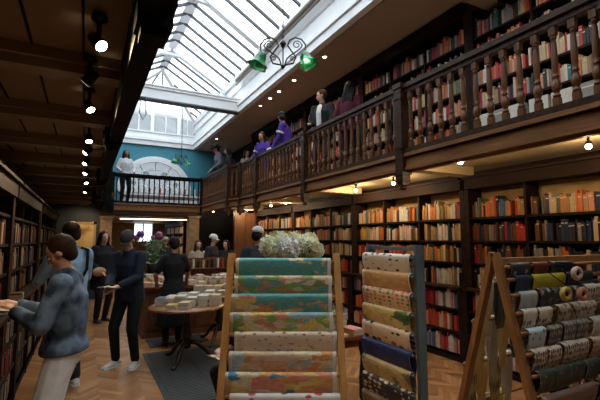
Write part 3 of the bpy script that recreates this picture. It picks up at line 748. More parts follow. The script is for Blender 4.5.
def chandelier(loc, rz, chain_top, label, sc=1.0):
    rt = root('chandelier', loc, label, 'chandelier', 'green glass chandeliers', rz); rt.scale = (sc, sc, sc)
    b = MB(); b.lathe([(.001, .14), (.02, .13), (.035, .10), (.02, .07), (.008, .05), (.007, -.13), (.02, -.14), (.025, -.16), (.008, -.18), (.001, -.2)], 12); b.build('stem', M['iron'], rt, True)
    b = MB(); L = (chain_top - loc[2]) / sc
    b.tube([(0, 0, .13), (0, 0, L)], .004, 6)
    z = .15; k = 0
    while z < L - .03:
        pts = [(.011 * math.cos(a) if k % 2 else 0, 0 if k % 2 else .011 * math.cos(a), z + .018 * math.sin(a)) for a in [2 * PI * j / 8 for j in range(9)]]
        b.tube(pts, .0035, 4, cap=False); z += .03; k += 1
    b.build('chain', M['iron'], rt, True)
    for sx in (-1, 1):
        b = MB()
        pts = [(0, 0, .09)]
        pts += [(sx * (.16 + .09 * math.cos(t)), 0, .08 + .09 * math.sin(t)) for t in [PI - .3 - k * .42 for k in range(9)]]
        b.tube([(sx * .02, 0, -.13)] + [(sx * (.12 - .09 * math.cos(t * 1.0)), 0, -.1 + .12 * t / PI * 1.6) for t in [PI * k / 6 for k in range(7)]], .008, 6)
        b.tube([(sx * .02, 0, -.14), (sx * .11, 0, -.12), (sx * .14, 0, -.05), (sx * .09, 0, .02), (sx * .05, 0, .08), (sx * .07, 0, .14), (sx * .13, 0, .17), (sx * .2, 0, .15), (sx * .245, 0, .09), (sx * .24, 0, .02), (sx * .22, 0, -.01)], .009, 6)
        b.tube([(sx * (.15 + .05 * (1 - k / 20) * math.cos(k * .6)), 0, .09 + .05 * (1 - k / 20) * math.sin(k * .6)) for k in range(15)], .006, 5)
        b.tube([(sx * (.10 + .03 * (1 - k / 14) * math.cos(k * .6)), 0, -.07 + .03 * (1 - k / 14) * math.sin(k * .6)) for k in range(11)], .006, 5)
        b.build('arm', M['iron'], rt, True)
        q = Vector((sx * .35, -.25 if sx > 0 else -.1, -1)).normalized().to_track_quat('Z', 'Y').to_matrix().to_4x4()
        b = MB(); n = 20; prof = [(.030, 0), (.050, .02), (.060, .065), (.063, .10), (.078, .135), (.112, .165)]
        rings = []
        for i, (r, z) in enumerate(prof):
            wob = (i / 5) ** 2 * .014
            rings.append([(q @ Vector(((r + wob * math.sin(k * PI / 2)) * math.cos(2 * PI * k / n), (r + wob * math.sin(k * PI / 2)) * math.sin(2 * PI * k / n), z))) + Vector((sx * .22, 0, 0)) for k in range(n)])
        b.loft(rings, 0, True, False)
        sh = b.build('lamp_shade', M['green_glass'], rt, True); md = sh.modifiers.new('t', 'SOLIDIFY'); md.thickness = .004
        MB().ball(Vector((sx * .22, 0, 0)) + (q @ Vector((0, 0, .07))), (.02, .02, .03)).build('bulb', emit('chandelier bulb', (1, .95, .85), 12) if sx > 0 else plain('unlit bulb', (.5, .6, .55), .3), rt, True)
    return rt
chandelier((1.80, 3.755, 3.66), -YAW, 7.0, 'green glass two-arm chandelier hanging above the shop before the gallery rail')
chandelier((2.02, 10.02, 3.62), R(32), 5.0, 'green glass chandelier hanging below the tie beam near the arched window', .8)
# cable loop under the beam
b = MB(); cx = 1.02
b.tube([(cx, 9.85, 5.0), (cx - .02, 9.85, 4.8), (cx - .03, 9.85, 4.6), (cx + .05, 9.85, 4.45), (cx + .12, 9.85, 4.6), (cx + .10, 9.85, 4.85), (cx + .08, 9.86, 5.0)], .012, 6)
tag(b.build('cable_loop', M['black_metal']), 'loop of black cable hanging from the white tie beam', 'cable')

# ------------------------------------------------------------------ floor mats
def mat_obj(x0, x1, y0, y1, label):
    rt = root('floor_mat', ((x0 + x1) / 2, (y0 + y1) / 2, 0), label, 'mat', 'dark ribbed floor mats')
    MB().box(x0, x1, y0, y1, .001, .010).build('border', M['mat'], rt)
    b = MB(); y = y0 + .07
    while y < y1 - .08:
        for k in range(2):
            xa = x0 + .06 + k * (x1 - x0 - .12) / 2; xb = xa + (x1 - x0 - .12) / 2 - .03
            b.box(xa, xb, y, y + .022, .010, .016)
        y += .045
    b.build('ribbing', M['mat_rib'], rt)
mat_obj(.80, 1.90, 4.20, 6.30, 'dark ribbed floor mat beneath the round table')
mat_obj(.95, 1.85, 6.60, 7.15, 'short dark floor mat along the panelled counter')

# ------------------------------------------------------------------ paper racks
def map_mat(name, base, spots, sc=3.0, thr=.5, border=(.82, .78, .66), kind='map', bw=.035, seed=0, pol=False):
    m, n, l, b = new_mat(name)
    tc = n.new('ShaderNodeTexCoord'); mp = n.new('ShaderNodeMapping'); mp.inputs['Location'].default_value = (seed * 3.7, seed * 1.3, 0)
    mp.inputs['Scale'].default_value = (sc * 1.3, .3, sc * .75) if kind != 'cells' else (sc * 2.2, .3, sc * 1.3)
    l.new(tc.outputs['Generated'], mp.inputs[0])
    if kind == 'map':
        t = n.new('ShaderNodeTexNoise'); t.inputs['Scale'].default_value = 1; t.inputs['Detail'].default_value = 6; t.inputs['Roughness'].default_value = .62
        l.new(mp.outputs[0], t.inputs['Vector']); fac = t.outputs['Fac']
        st = [(0, base), (thr - .015, base)]
        step = (.78 - thr) / len(spots)
        for i, c in enumerate(spots): st.append((min(1, thr + .005 + step * i), c))
        r = ramp(n, st); l.new(fac, r.inputs[0]); col = r.outputs[0]
        t2 = n.new('ShaderNodeTexNoise'); t2.inputs['Scale'].default_value = 9; t2.inputs['Detail'].default_value = 3; l.new(mp.outputs[0], t2.inputs['Vector'])
        r2 = ramp(n, [(.42, (.55, .55, .55)), (.55, (1, 1, 1))]); l.new(t2.outputs['Fac'], r2.inputs[0])
        vo = n.new('ShaderNodeTexVoronoi'); vo.inputs['Scale'].default_value = 3.2; l.new(mp.outputs[0], vo.inputs['Vector'])
        s3 = n.new('ShaderNodeSeparateColor'); l.new(vo.outputs['Color'], s3.inputs[0])
        cc = ramp(n, [(i / len(spots), c) for i, c in enumerate(spots)], 'CONSTANT'); l.new(s3.outputs[0], cc.inputs[0])
        lm = ramp(n, [(0, (0, 0, 0)), (thr - .01, (0, 0, 0)), (thr + .01, (1, 1, 1))]); l.new(fac, lm.inputs[0])
        m3_ = n.new('ShaderNodeMix'); m3_.data_type = 'RGBA'; l.new(lm.outputs[0], m3_.inputs[0]); l.new(r.outputs[0], m3_.inputs[6])
        if pol: l.new(cc.outputs[0], m3_.inputs[7])
        else: l.new(r.outputs[0], m3_.inputs[7])
        col = m3_.outputs[2]
        mu = n.new('ShaderNodeMix'); mu.data_type = 'RGBA'; mu.blend_type = 'MULTIPLY'; mu.inputs[0].default_value = .45; l.new(col, mu.inputs[6]); l.new(r2.outputs[0], mu.inputs[7]); col = mu.outputs[2]
    else:
        t = n.new('ShaderNodeTexVoronoi'); t.inputs['Scale'].default_value = 2.2; t.inputs['Randomness'].default_value = .35 if kind == 'cells' else .9
        wn_ = n.new('ShaderNodeTexNoise'); wn_.inputs['Scale'].default_value = 5; l.new(mp.outputs[0], wn_.inputs['Vector']); va = n.new('ShaderNodeMix'); va.data_type = 'VECTOR'; va.inputs[0].default_value = .09; l.new(mp.outputs[0], va.inputs[4]); l.new(wn_.outputs['Color'], va.inputs[5]); l.new(va.outputs[1], t.inputs['Vector'])
        r = ramp(n, [(0, (0, 0, 0)), (thr, (0, 0, 0)), (min(1, thr + .04), (1, 1, 1))]); l.new(t.outputs['Distance'], r.inputs[0])
        sp2 = n.new('ShaderNodeSeparateColor'); l.new(t.outputs['Color'], sp2.inputs[0])
        cr = ramp(n, [((i + .0) / len(spots), c) for i, c in enumerate(spots)], 'CONSTANT'); l.new(sp2.outputs[0], cr.inputs[0])
        mx = n.new('ShaderNodeMix'); mx.data_type = 'RGBA'; l.new(r.outputs[0], mx.inputs[0]); l.new(cr.outputs[0], mx.inputs[6]); mx.inputs[7].default_value = (*base, 1); col = mx.outputs[2]
    sp = n.new('ShaderNodeSeparateXYZ'); l.new(tc.outputs['Generated'], sp.inputs[0])
    e = math_node(n, l, 'ABSOLUTE', math_node(n, l, 'SUBTRACT', sp.outputs[0], .5))
    g = math_node(n, l, 'GREATER_THAN', e, .5 - bw)
    mx = n.new('ShaderNodeMix'); mx.data_type = 'RGBA'; l.new(g, mx.inputs[0]); l.new(col, mx.inputs[6]); mx.inputs[7].default_value = (*border, 1)
    l.new(mx.outputs[2], b.inputs['Base Color']); b.inputs['Roughness'].default_value = .45
    return m
def sheet(rt_matrix, x0, x1, z, yoff, drop_f, drop_b, rad, mat, label, group, lean=0.0, seed=0):
    """paper draped over a rod lying along local X at (yoff, z); front side faces local -Y"""
    rnd = random.Random(seed)
    prof = []
    for k in range(6): t = k / 5; prof.append((-rad - .004 * math.sin(t * PI) + .030 * (1 - t) ** 1.3, -drop_f * (1 - t)))
    for k in range(1, 8): a = PI - PI * k / 8; prof.append((rad * math.cos(a), rad * math.sin(a)))
    for k in range(5): t = k / 4; prof.append((rad + .01 * math.sin(t * PI), -drop_b * t))
    nx = 12; vs = []; fs = []
    amp = rnd.uniform(.001, .003); ph = rnd.uniform(0, 6)
    for i in range(nx + 1):
        x = x0 + (x1 - x0) * i / nx
        for j, (py, pz) in enumerate(prof):
            w = amp * math.sin(i * .9 + ph + j * .3) * (1 if abs(pz) > .02 else .3)
            vs.append((x, py + w, pz))
    m = len(prof)
    for i in range(nx):
        for j in range(m - 1): fs.append((i * m + j, (i + 1) * m + j, (i + 1) * m + j + 1, i * m + j + 1))
    b = MB(); b.add(vs, fs, 0, True)
    o = b.build('paper_sheet', mat); o.matrix_world = rt_matrix @ Matrix.Translation((0, yoff, z + .0))
    md = o.modifiers.new('t', 'SOLIDIFY'); md.thickness = .0012
    return tag(o, label, 'paper sheet', group)
# rack 1: pale wood frame facing the viewer
C1 = Vector((1.2775, 2.633, 0)); m1 = Matrix.Translation(C1) @ Matrix.Rotation(-YAW, 4, 'Z')
r1 = root('map_rack', C1, 'pale wooden ladder rack holding draped map sheets beside the round table', 'rack', None, -YAW)
for sx, x in ((-1, -.377), (1, .377)):
    MB().bar((x - sx * .0, .0, 1.545), (x + sx * .03, -.42, 0), .045, .04).build('post', M['pine'], r1, True)
    MB().bar((x - sx * .045, .02, 1.48), (x - sx * .045, .40, 0), .035, .035).build('rear_leg', M['pine'], r1, True)
MB().bar((-.377, .01, 1.45), (.377, .01, 1.45), .03, .03).build('crossbar', M['pine'], r1, True)
ZR = [1.490 - .1215 * k for k in range(10)]
def lean1(z): return -(1.545 - z) * .42 / 1.545
PK, YL, GN, OR, CRm = (.78, .32, .22), (.82, .62, .18), (.28, .48, .12), (.76, .36, .12), (.84, .70, .46)
SM = [('teal and gold map', map_mat('map a', (.14, .42, .40), [YL, (.70, .50, .24), CRm], 1.8, .53, seed=1, pol=True)),
      ('green and pink map', map_mat('map b', (.16, .42, .38), [PK, GN, (.25, .42, .12), OR, CRm], 2.2, .44, seed=2, pol=True)),
      ('sea green map with ochre land', map_mat('map c', (.14, .42, .40), [OR, YL, PK, CRm], 1.9, .52, seed=5, pol=True)),
      ('grey blue map with yellow land', map_mat('map d', (.34, .50, .54), [YL, CRm, GN, PK], 2.4, .49, seed=8, pol=True)),
      ('cream illustrated city map', map_mat('map e', (.76, .60, .43), [(.10, .07, .05), (.50, .16, .08), (.14, .20, .20)], 5.5, .26, kind='blobs', seed=3)),
      ('dusty blue street map', map_mat('map f', (.46, .57, .62), [OR, CRm, (.74, .5, .32)], 1.6, .46, seed=6, pol=True)),
      ('bright blue map with yellow countries', map_mat('map g', (.07, .30, .52), [YL, OR, CRm, PK], 1.4, .46, seed=14, pol=True)),
      ('white map with birds', map_mat('map h', (.76, .74, .68), [(.50, .06, .05), (.06, .14, .32), (.12, .10, .08)], 3, .28, kind='blobs', seed=4)),
      ('pale green map', map_mat('map i', (.4, .52, .45), [YL, CRm], 2, .5, seed=9, pol=True)), ('sand coloured map', map_mat('map j', (.6, .5, .35), [(.3, .3, .1)], 2, .5, seed=10))]
offs = [(0, 0), (.0, .0), (-.02, 0), (-.02, -.01), (.02, .01), (-.01, .01), (-.03, .0), (.01, .0), (0, 0), (0, 0)]
for k, z in enumerate(ZR):
    y = lean1(z); w = .377 + .03 * (1.545 - z) / 1.545
    b = MB(); b.tube([(-w, y, z), (w, y, z)], .010, 8); b.build('rod', M['pine'], r1, True)
    if k < 9:
        dx = offs[k][0]
        sheet(m1, -.345 + dx, .335 + dx * .4 + .005 * k, z, y, .136, .13, .024, SM[k][1], '%s sheet draped on the pale ladder rack, %s from top' % (SM[k][0], ORD[k]), 'map sheets on the pale wooden rack', seed=k)
# rack 2: blue grey metal
XR = 1.848
C2 = Vector((XR, 2.16, 0)); m2 = Matrix.Translation(C2) @ Matrix.Rotation(-PI / 2, 4, 'Z')   # local x -> -Y world, local -y -> -X
r2 = root('metal_rack', C2, 'blue grey metal rack hung with patterned paper sheets', 'rack', None, -PI / 2)
for x in (.285, -.20):
    MB().box(x - .013, x + .013, -.030, .030, 0.02, 1.61).build('post', M['blue_metal'], r2, True)
    MB().box(x - .018, x + .018, -.16, .30, 0, .035).build('foot', M['blue_metal'], r2, True)
MB().box(-.19, .27, -.012, .012, 1.575, 1.60).build('top_bar', M['blue_metal'], r2, True)
SP = [('white sheet with brown beetles', map_mat('pp a', (.78, .72, .60), [(.06, .03, .02), (.30, .08, .04), (.05, .05, .04), (.16, .10, .04)], 1.7, .36, kind='cells', seed=1, bw=0)),
      ('tan sheet with pale green ends', map_mat('pp b', (.36, .48, .36), [(.66, .36, .15), (.70, .42, .20)], .8, .40, seed=3, bw=.02)),
      ('pink and green fruit sheet', map_mat('pp c', (.74, .50, .30), [(.66, .10, .14), (.14, .28, .06), (.60, .20, .07), (.06, .09, .06)], 2.4, .36, kind='cells', seed=2, bw=.01)),
      ('yellow sheet with a green leaf', map_mat('pp d', (.74, .58, .24), [(.10, .16, .05), (.03, .08, .04)], .8, .54, seed=7, bw=0)),
      ('cream sheet with black dogs', map_mat('pp e', (.76, .58, .43), [(.03, .02, .02), (.24, .12, .07), (.04, .03, .03)], 1.6, .37, kind='cells', seed=6, bw=0)),
      ('navy sheet with small stars', map_mat('pp f', (.02, .04, .16), [(.06, .10, .24), (.12, .14, .2)], 4, .62, seed=8, bw=0)),
      ('ochre sheet with blurred hills', map_mat('pp g', (.62, .44, .20), [(.16, .14, .10), (.40, .36, .3)], 1.2, .52, seed=2, bw=0)),
      ('black and cream checked sheet', map_mat('pp h', (.03, .03, .04), [(.70, .58, .38), (.75, .62, .44)], 2.0, .44, kind='cells', seed=11, bw=0)),
      ('brown sheet with a fine print', map_mat('pp i', (.25, .15, .08), [(.5, .4, .3)], 3, .2, kind='cells', seed=13, bw=0))]
for k in range(9):
    z = 1.530 - .118 * k; y = -.040 - .003 * k
    MB().tube([(-.22, y, z), (.275, y, z)], .009, 8).build('rod', M['blue_metal'], r2, True)
    sheet(m2, -.215, .262, z, y, .118, .12, .024, SP[k][1], '%s on the blue grey rack, %s from top' % (SP[k][0], ORD[k]), 'paper sheets on the blue grey metal rack', seed=20 + k)
# rack 3: brown A-frame, rods along X
C3 = Vector((1.98, 1.44, 0)); m3 = Matrix.Translation(C3)
r3 = root('frame_rack', C3, 'brown wooden A-frame rack with rows of patterned paper', 'rack')
L3 = 1.25
for x in (0, L3):
    MB().bar((x, .0, 1.575), (x, -.36, .0), .03, .045, up=(1, 0, 0)).build('leg', M['rack_brown'], r3, True)
    MB().bar((x, .012, 1.575), (x, .46, .0), .03, .045, up=(1, 0, 0)).build('leg', M['rack_brown'], r3, True)
MB().box(0, L3, -.015, .025, 1.50, 1.545).build('ridge_bar', M['rack_brown'], r3, True)
def PPm(nm, base, spots, sc=3.5, thr=.3, kind='cells', seed=0): return map_mat(nm, base, spots, sc * .36, thr + .06, kind=kind, seed=seed, bw=0)
rows = [(1.50, [(.02, .20, 'black and white striped sheet', PPm('q a', (0.043, 0.043, 0.051), [(.6, .58, .5)], 2, .35, seed=1)), (.21, .37, 'dark red sheet', plain('q b', (.13, .02, .015), .5)), (.38, .62, 'black sheet', plain('q c', (.02, .02, .022), .5))]),
        (1.435, [(.03, .17, 'navy sheet', plain('q d', (.02, .03, .05), .5)), (.18, .50, 'olive yellow sheet', plain('q e', (.42, .35, .025), .5)), (.51, .80, 'charcoal sheet', plain('q f', (.035, .04, .045), .5))]),
        (1.355, [(.03, .19, 'pale grey sheet', plain('q g', (.42, .42, .38), .5)), (.20, .62, 'black sheet with white birds', PPm('q h', (0.043, 0.043, 0.043), [(.5, .47, .38), (.3, .2, .12)], 2.5, .33, seed=4)), (.65, .95, 'beige botanical sheet', PPm('q i', (0.580, 0.478, 0.348), [(.1, .08, .06)], 3, .22, seed=5))]),
        (1.265, [(.02, .30, 'cream spotted sheet', PPm('q j', (0.696, 0.609, 0.464), [(.10, .06, .05), (.2, .12, .08)], 3, .3, seed=6)), (.32, .75, 'sheet of brown mushrooms', PPm('q k', (0.580, 0.478, 0.362), [(.16, .07, .04), (.06, .05, .05)], 3.5, .3, seed=7)), (.77, 1.15, 'grey leafy sheet', PPm('q l', (0.435, 0.420, 0.377), [(.05, .06, .05)], 3.5, .3, seed=8))]),
        (1.17, [(.02, .18, 'blue grey checked sheet', PPm('q m', (0.551, 0.609, 0.609), [(.10, .12, .14)], 4, .3, seed=9)), (.20, .60, 'dark floral sheet', PPm('q n', (0.102, 0.102, 0.087), [(.42, .34, .2), (.3, .3, .28)], 3.5, .28, seed=10)), (.62, 1.15, 'white sheet with grey flowers', PPm('q o', (0.580, 0.551, 0.493), [(.12, .12, .12), (.25, .18, .12)], 3.5, .3, seed=11))]),
        (1.07, [(.01, .55, 'cream sheet of brown foxes', PPm('q p', (0.609, 0.493, 0.392), [(.12, .05, .03), (.04, .03, .03)], 4, .33, seed=12)), (.56, 1.0, 'pink edged animal sheet', PPm('q q', (0.580, 0.377, 0.290), [(.10, .06, .05), (.25, .2, .1)], 4, .3, seed=13))]),
        (.97, [(.01, .60, 'dark green vine sheet', PPm('q r', (0.051, 0.058, 0.043), [(.34, .30, .20), (.10, .14, .05)], 4, .27, seed=14)), (.62, 1.1, 'black meadow sheet', PPm('q s', (0.043, 0.043, 0.043), [(.25, .2, .1), (.1, .14, .06)], 4, .25, seed=15))]),
        (.86, [(.0, .50, 'mauve brown plain sheet', plain('q t', (.20, .12, .09), .35)), (.52, 1.2, 'black blossom sheet', PPm('q u', (0.043, 0.043, 0.043), [(.3, .22, .12)], 4, .25, seed=16))]),
        (.74, [(.0, .48, 'dark olive sheet', PPm('q v', (0.116, 0.102, 0.058), [(.18, .15, .08)], 4, .25, seed=17)), (.5, 1.2, 'dark sheet with gold border', PPm('q w', (0.145, 0.102, 0.051), [(.3, .2, .08)], 3, .25, seed=18))]),
        (.60, [(.0, .40, 'green spotted sheet', PPm('q x', (0.174, 0.174, 0.087), [(.3, .28, .2)], 4, .3, seed=19)), (.42, 1.2, 'ochre grained sheet', PPm('q y', (0.319, 0.203, 0.102), [(.3, .22, .12)], 3, .3, seed=20))]),
        (.45, [(.0, 1.2, 'brown plain sheet', plain('q z', (.14, .08, .045), .5))])]
for i, (z, items) in enumerate(rows):
    y = -(1.575 - z) * .36 / 1.575 - .035
    MB().tube([(0, y, z), (L3, y, z)], .010, 8).build('rod', M['rack_brown'], r3, True)
    for j, (x0, x1, nm, mt) in enumerate(items):
        npc = max(1, int(round((x1 - x0) / .135))) if 2 <= i <= 6 else 1
        for q in range(npc):
            xa = x0 + .015 + (x1 - x0 - .015) * q / npc; xb = xa + (x1 - x0 - .015) / npc - (.012 if npc > 1 else 0)
            sheet(m3, xa, xb, z + random.uniform(-.003, .003), y, (.098 if i else .07) * random.uniform(.9, 1.05), .09, .020 + (random.uniform(-.003, .006) if npc > 1 else 0), mt,
                  '%s, %s along row %s of the A-frame rack' % (nm, ORD[q + 4 * j] if npc > 1 else ORD[j], ORD[i]), 'paper sheets on the brown A-frame rack', seed=40 + i * 14 + j * 5 + q)
M3 = [plain('s a', (.75, .60, .22), .5), plain('s b', (.10, .12, .10), .5), plain('s c', (.62, .60, .55), .5)]
for i, (z, nm, mt) in enumerate(((1.40, 'pale cream sheet', plain('r a', (.78, .68, .50), .5)), (1.18, 'yellow cream sheet', plain('r b', (.80, .68, .32), .5)), (.92, 'olive striped sheet', PPm('r c', (.55, .52, .25), [(.1, .1, .05)], 3, .3, seed=3)), (.66, 'dark sheet', plain('r d', (.20, .22, .20), .5)))):
    y = (1.575 - z) * .46 / 1.575 + .05
    MB().tube([(0, y, z), (L3, y, z)], .010, 8).build('rod', M['rack_brown'], r3, True)
    for q in range(4):
        sheet(m3, .02 + q * .13, .09 + q * .13, z, y + .012 * q, .20 + .07 * ((q + i) % 3), .30 - .05 * (q % 2), .016, mt if q % 2 == 0 else M3[(q + i) % 3], '%s hanging inside the A-frame rack, %s of row %s' % (nm if q % 2 == 0 else 'narrow folded sheet', ORD[q], ORD[i]), 'paper sheets on the brown A-frame rack', seed=150 + i * 3 + q)
# things beyond rack 3: table with boxes and hanging paper animals
t4 = root('display_table', (4.05, 2.0, 0), 'black draped table with boxes behind the A-frame rack', 'table')
MB().box(3.70, 4.35, 1.75, 2.25, 1.12, 1.15).build('tabletop', M['black'], t4)
for x in (3.72, 4.29):
    for y in (1.77, 2.19): MB().box(x, x + .04, y, y + .04, 0, 1.12).build('leg', M['black'], t4)
MB().box(3.71, 4.34, 1.755, 1.765, .5, 1.12).build('cloth', M['black'], t4)
def carton(x, y, z, sx, sy, sz, m, label):
    rt = root('box', (x, y, z), label, 'box', None, R(12))
    MB().box(-sx, sx, -sy, sy, 0.001, sz).build('body', m, rt, True)
    MB().box(-sx - .003, sx + .003, -sy - .003, sy + .003, sz * .72, sz + .003).build('lid', m, rt, True)
carton(3.84, 1.9, 1.15, .07, .06, .10, BM['orange'], 'orange card box on the black draped table')
carton(4.03, 1.9, 1.15, .08, .06, .14, BM['black'], 'black card box on the black draped table')
carton(4.22, 1.92, 1.15, .09, .06, .08, BM['tan'], 'tan flat box on the black draped table')
carton(3.84, 2.12, 1.15, .10, .05, .24, BM['navy'], 'tall navy box at the back of the black table')
def garland(x, y, z, col, label):
    rt = root('paper_decoration', (x, y, z), label, 'decoration', 'paper decorations hanging by the A-frame rack')
    b = MB(); n = 16
    pts = [(.034 * math.cos(2 * PI * k / n), 0, .026 * math.sin(2 * PI * k / n)) for k in range(n + 1)]
    b.tube(pts, .014, 8, cap=False); b.build('ring', BM[col], rt, True)
    MB().tube([(0, 0, .05), (0, .16, 1.515 - z)], .003, 5).build('string', M['black'], rt, True)
    MB().ball((0, 0, -.0), (.02, .008, .016)).build('centre', BM['black'], rt, True)
garland(2.30, 1.26, 1.355, 'yellow', 'yellow ring-shaped paper decoration above the draped rows')
garland(2.46, 1.26, 1.345, 'salmon', 'salmon ring-shaped paper decoration above the draped rows')
garland(2.42, 1.26, 1.46, 'cream', 'cream ring-shaped paper decoration above the draped rows')

# ------------------------------------------------------------------ flowers
def hydrangea(loc, label):
    rt = root('hydrangea_bouquet', loc, label, 'flowers')
    b = MB(); b.lathe([(.001, 0), (.07, 0), (.10, .08), (.11, .2), (.085, .36), (.07, .44), (.085, .50)], 20, cap=False); b.build('vase', plain('vase glaze', (.25, .3, .32), .2), rt, True)
    rnd = random.Random(3)
    lf = plain('hydrangea leaf', (.05, .12, .03), .5, var=.3)
    cream = plain('hydrangea green cream', (.86, .86, .56), .7, var=.25, scale=12); wht = plain('hydrangea white', (.84, .83, .76), .7, var=.15, scale=12)
    for (u, v, z, r, mt) in ((-.21, 0, .86, .10, cream), (-.13, -.10, .80, .075, cream), (-.02, -.14, .84, .105, wht), (.17, -.04, .87, .115, cream), (.05, .08, .92, .085, cream), (-.11, .08, .93, .085, cream), (.26, .02, .82, .085, cream), (.22, .1, .92, .07, cream)):
        c = Vector((RT.x * u + math.sin(YAW) * v, RT.y * u + math.cos(YAW) * v, z)); b = MB()
        b.ball(c, r * .74, 10, 8, 1)
        for k in range(130):
            zz = 1 - 2 * (k + .5) / 130; t = k * 2.39996; q = math.sqrt(1 - zz * zz); nrm = Vector((q * math.cos(t), q * math.sin(t), zz))
            p = c + nrm * r * rnd.uniform(.84, 1.12); nrm = (nrm + Vector((rnd.gauss(0, .35), rnd.gauss(0, .35), rnd.gauss(0, .35)))).normalized(); a = nrm.orthogonal().normalized(); a2 = nrm.cross(a); ro = rnd.uniform(0, 1.5)
            for w in range(4):
                an = ro + w * PI / 2; d = a * math.cos(an) + a2 * math.sin(an); e = nrm.cross(d); s_ = rnd.uniform(.019, .027)
                b.add([p, p + d * s_ + e * s_ * .55 + nrm * .004, p + d * s_ * 1.5 + nrm * .002, p + d * s_ - e * s_ * .55 + nrm * .004], [(0, 1, 2, 3)])
        b.build('flower_head', [mt, lf], rt, True)
    lf0 = plain('hydrangea leaf', (.05, .12, .03), .5, var=.3)
    for k in range(16):
        a = k * 2.4; d = Vector((math.cos(a), math.sin(a), rnd.uniform(-.5, .1))).normalized(); p = Vector((0, 0, .74)) + Vector((d.x, d.y, 0)) * .12; s_ = rnd.uniform(.13, .18); e = d.cross(Vector((0, 0, 1))).normalized() * s_ * .32
        b = MB(); up_ = Vector((0, 0, .02))
        b.add([p, p + d * s_ * .4 + e, p + d * s_ * .8 + e * .7, p + d * s_ * 1.25, p + d * s_ * .8 - e * .7, p + d * s_ * .4 - e, p + d * s_ * .6 - up_], [(0, 1, 6), (1, 2, 6), (2, 3, 6), (3, 4, 6), (4, 5, 6), (5, 0, 6)], 0, True)
        b.build('leaf', lf, rt, True)
    b = MB()
    for k in range(7):
        a = k * .9; b.tube([(0, 0, .35), (.12 * math.cos(a), .12 * math.sin(a), .8)], .006, 5)
    b.build('stem', lf, rt, True)
    return rt
hydrangea(Vector((1.90, 3.777, .71)), 'bouquet of cream and white hydrangeas behind the map rack')
# pot plant and purple flowers in the middle distance
def plant(loc, label):
    rt = root('flowering_plant', loc, label, 'plant'); rnd = random.Random(5)
    MB().lathe([(.10, 0), (.14, .25), (.15, .27), (.13, .27)], 16).build('pot', plain('pot', (.05, .05, .05), .4), rt, True)
    lf = plain('plant leaf', (.08, .17, .06), .5, var=.4, scale=20); b = MB()
    for k in range(260):
        a = rnd.uniform(0, 2 * PI); r = abs(rnd.gauss(0, .17)); z = rnd.uniform(.28, .82) ; p = Vector((r * math.cos(a), r * math.sin(a), z))
        d = Vector((rnd.gauss(0, 1), rnd.gauss(0, 1), rnd.gauss(.2, .6))).normalized(); e = d.orthogonal().normalized() * .018; s_ = rnd.uniform(.05, .09)
        b.add([p, p + d * s_ * .5 + e, p + d * s_, p + d * s_ * .5 - e], [(0, 1, 2, 3)])
    for k in range(10):
        a = k * .63; b.tube([(0, 0, .2), (.2 * math.cos(a), .2 * math.sin(a), .7)], .006, 5)
    b.build('foliage', lf, rt, True)
    vi = plain('violet petals', (.20, .07, .30), .6, var=.3, scale=30); pk = plain('pink petals', (.46, .18, .38), .6, var=.3, scale=30)
    for (x, z, r, mt) in ((-.30, .93, .085, vi), (-.38, .84, .07, vi), (.12, .92, .08, pk), (-.02, .86, .05, pk), (.26, .82, .06, plain('white petals', (.5, .5, .45), .6))):
        c = Vector((x, -.05, z)); b = MB(); b.tube([(0, 0, .5), c], .006, 5); b.ball(c, r * .8, 8, 6)
        for k in range(70):
            zz = 1 - 2 * (k + .5) / 70; t = k * 2.4; q = math.sqrt(1 - zz * zz); nr = Vector((q * math.cos(t), q * math.sin(t), zz)); a = nr.orthogonal().normalized() * .022; a2 = nr.cross(a); p = c + nr * r
            b.add([p + a, p + a2, p - a + nr * .01, p - a2], [(0, 1, 2, 3)])
        b.build('flower_head', mt, rt, True)
    return rt
pc = root('plant_table', (1.75, 10.0, 0), 'small dark table beneath the flowering plant', 'table')
MB().lathe([(.26, .80), (.27, .82), (.001, .825)], 24, c=(1.42, 9.95, 0)).build('tabletop', M['ebony'], pc); MB().lathe([(.16, 0), (.16, .03), (.03, .06), (.03, .80)], 14, c=(1.42, 9.95, 0)).build('pedestal', M['ebony'], pc)
plant(Vector((1.42, 9.95, .826)), 'leafy plant with violet and pink blooms behind the man in the grey cap')

# ------------------------------------------------------------------ people
SK = {'fair': plain('skin fair', (.52, .28, .19), .5, var=.05), 'tan': plain('skin tan', (.36, .17, .10), .5, var=.05), 'brown': plain('skin brown', (.20, .09, .055), .5, var=.05)}
CL = {}
def cloth(name, c, rough=.85, var=.15, scale=14):
    if name not in CL: CL[name] = plain('cloth ' + name, c, rough, var=var, scale=scale, bump=.25, spec=.25)
    return CL[name]
def denim(name, a, b_, sc=5):
    m, n, l, b = new_mat(name); tc = n.new('ShaderNodeTexCoord'); no = n.new('ShaderNodeTexNoise'); no.inputs['Scale'].default_value = sc; no.inputs['Detail'].default_value = 6
    l.new(tc.outputs['Object'], no.inputs['Vector']); r = ramp(n, [(.35, a), (.62, b_)]); l.new(no.outputs['Fac'], r.inputs[0]); l.new(r.outputs[0], b.inputs['Base Color'])
    b.inputs['Roughness'].default_value = .85; bp = n.new('ShaderNodeBump'); bp.inputs['Strength'].default_value = .5; bp.inputs['Distance'].default_value = .02; l.new(no.outputs['Fac'], bp.inputs['Height']); l.new(bp.outputs[0], b.inputs['Normal'])
    return m
HAIR = {'dark': plain('hair dark', (.010, .007, .006), .6, var=.4, scale=30, spec=.15), 'brown': plain('hair brown', (.028, .012, .007), .6, var=.4, scale=30, spec=.15)}
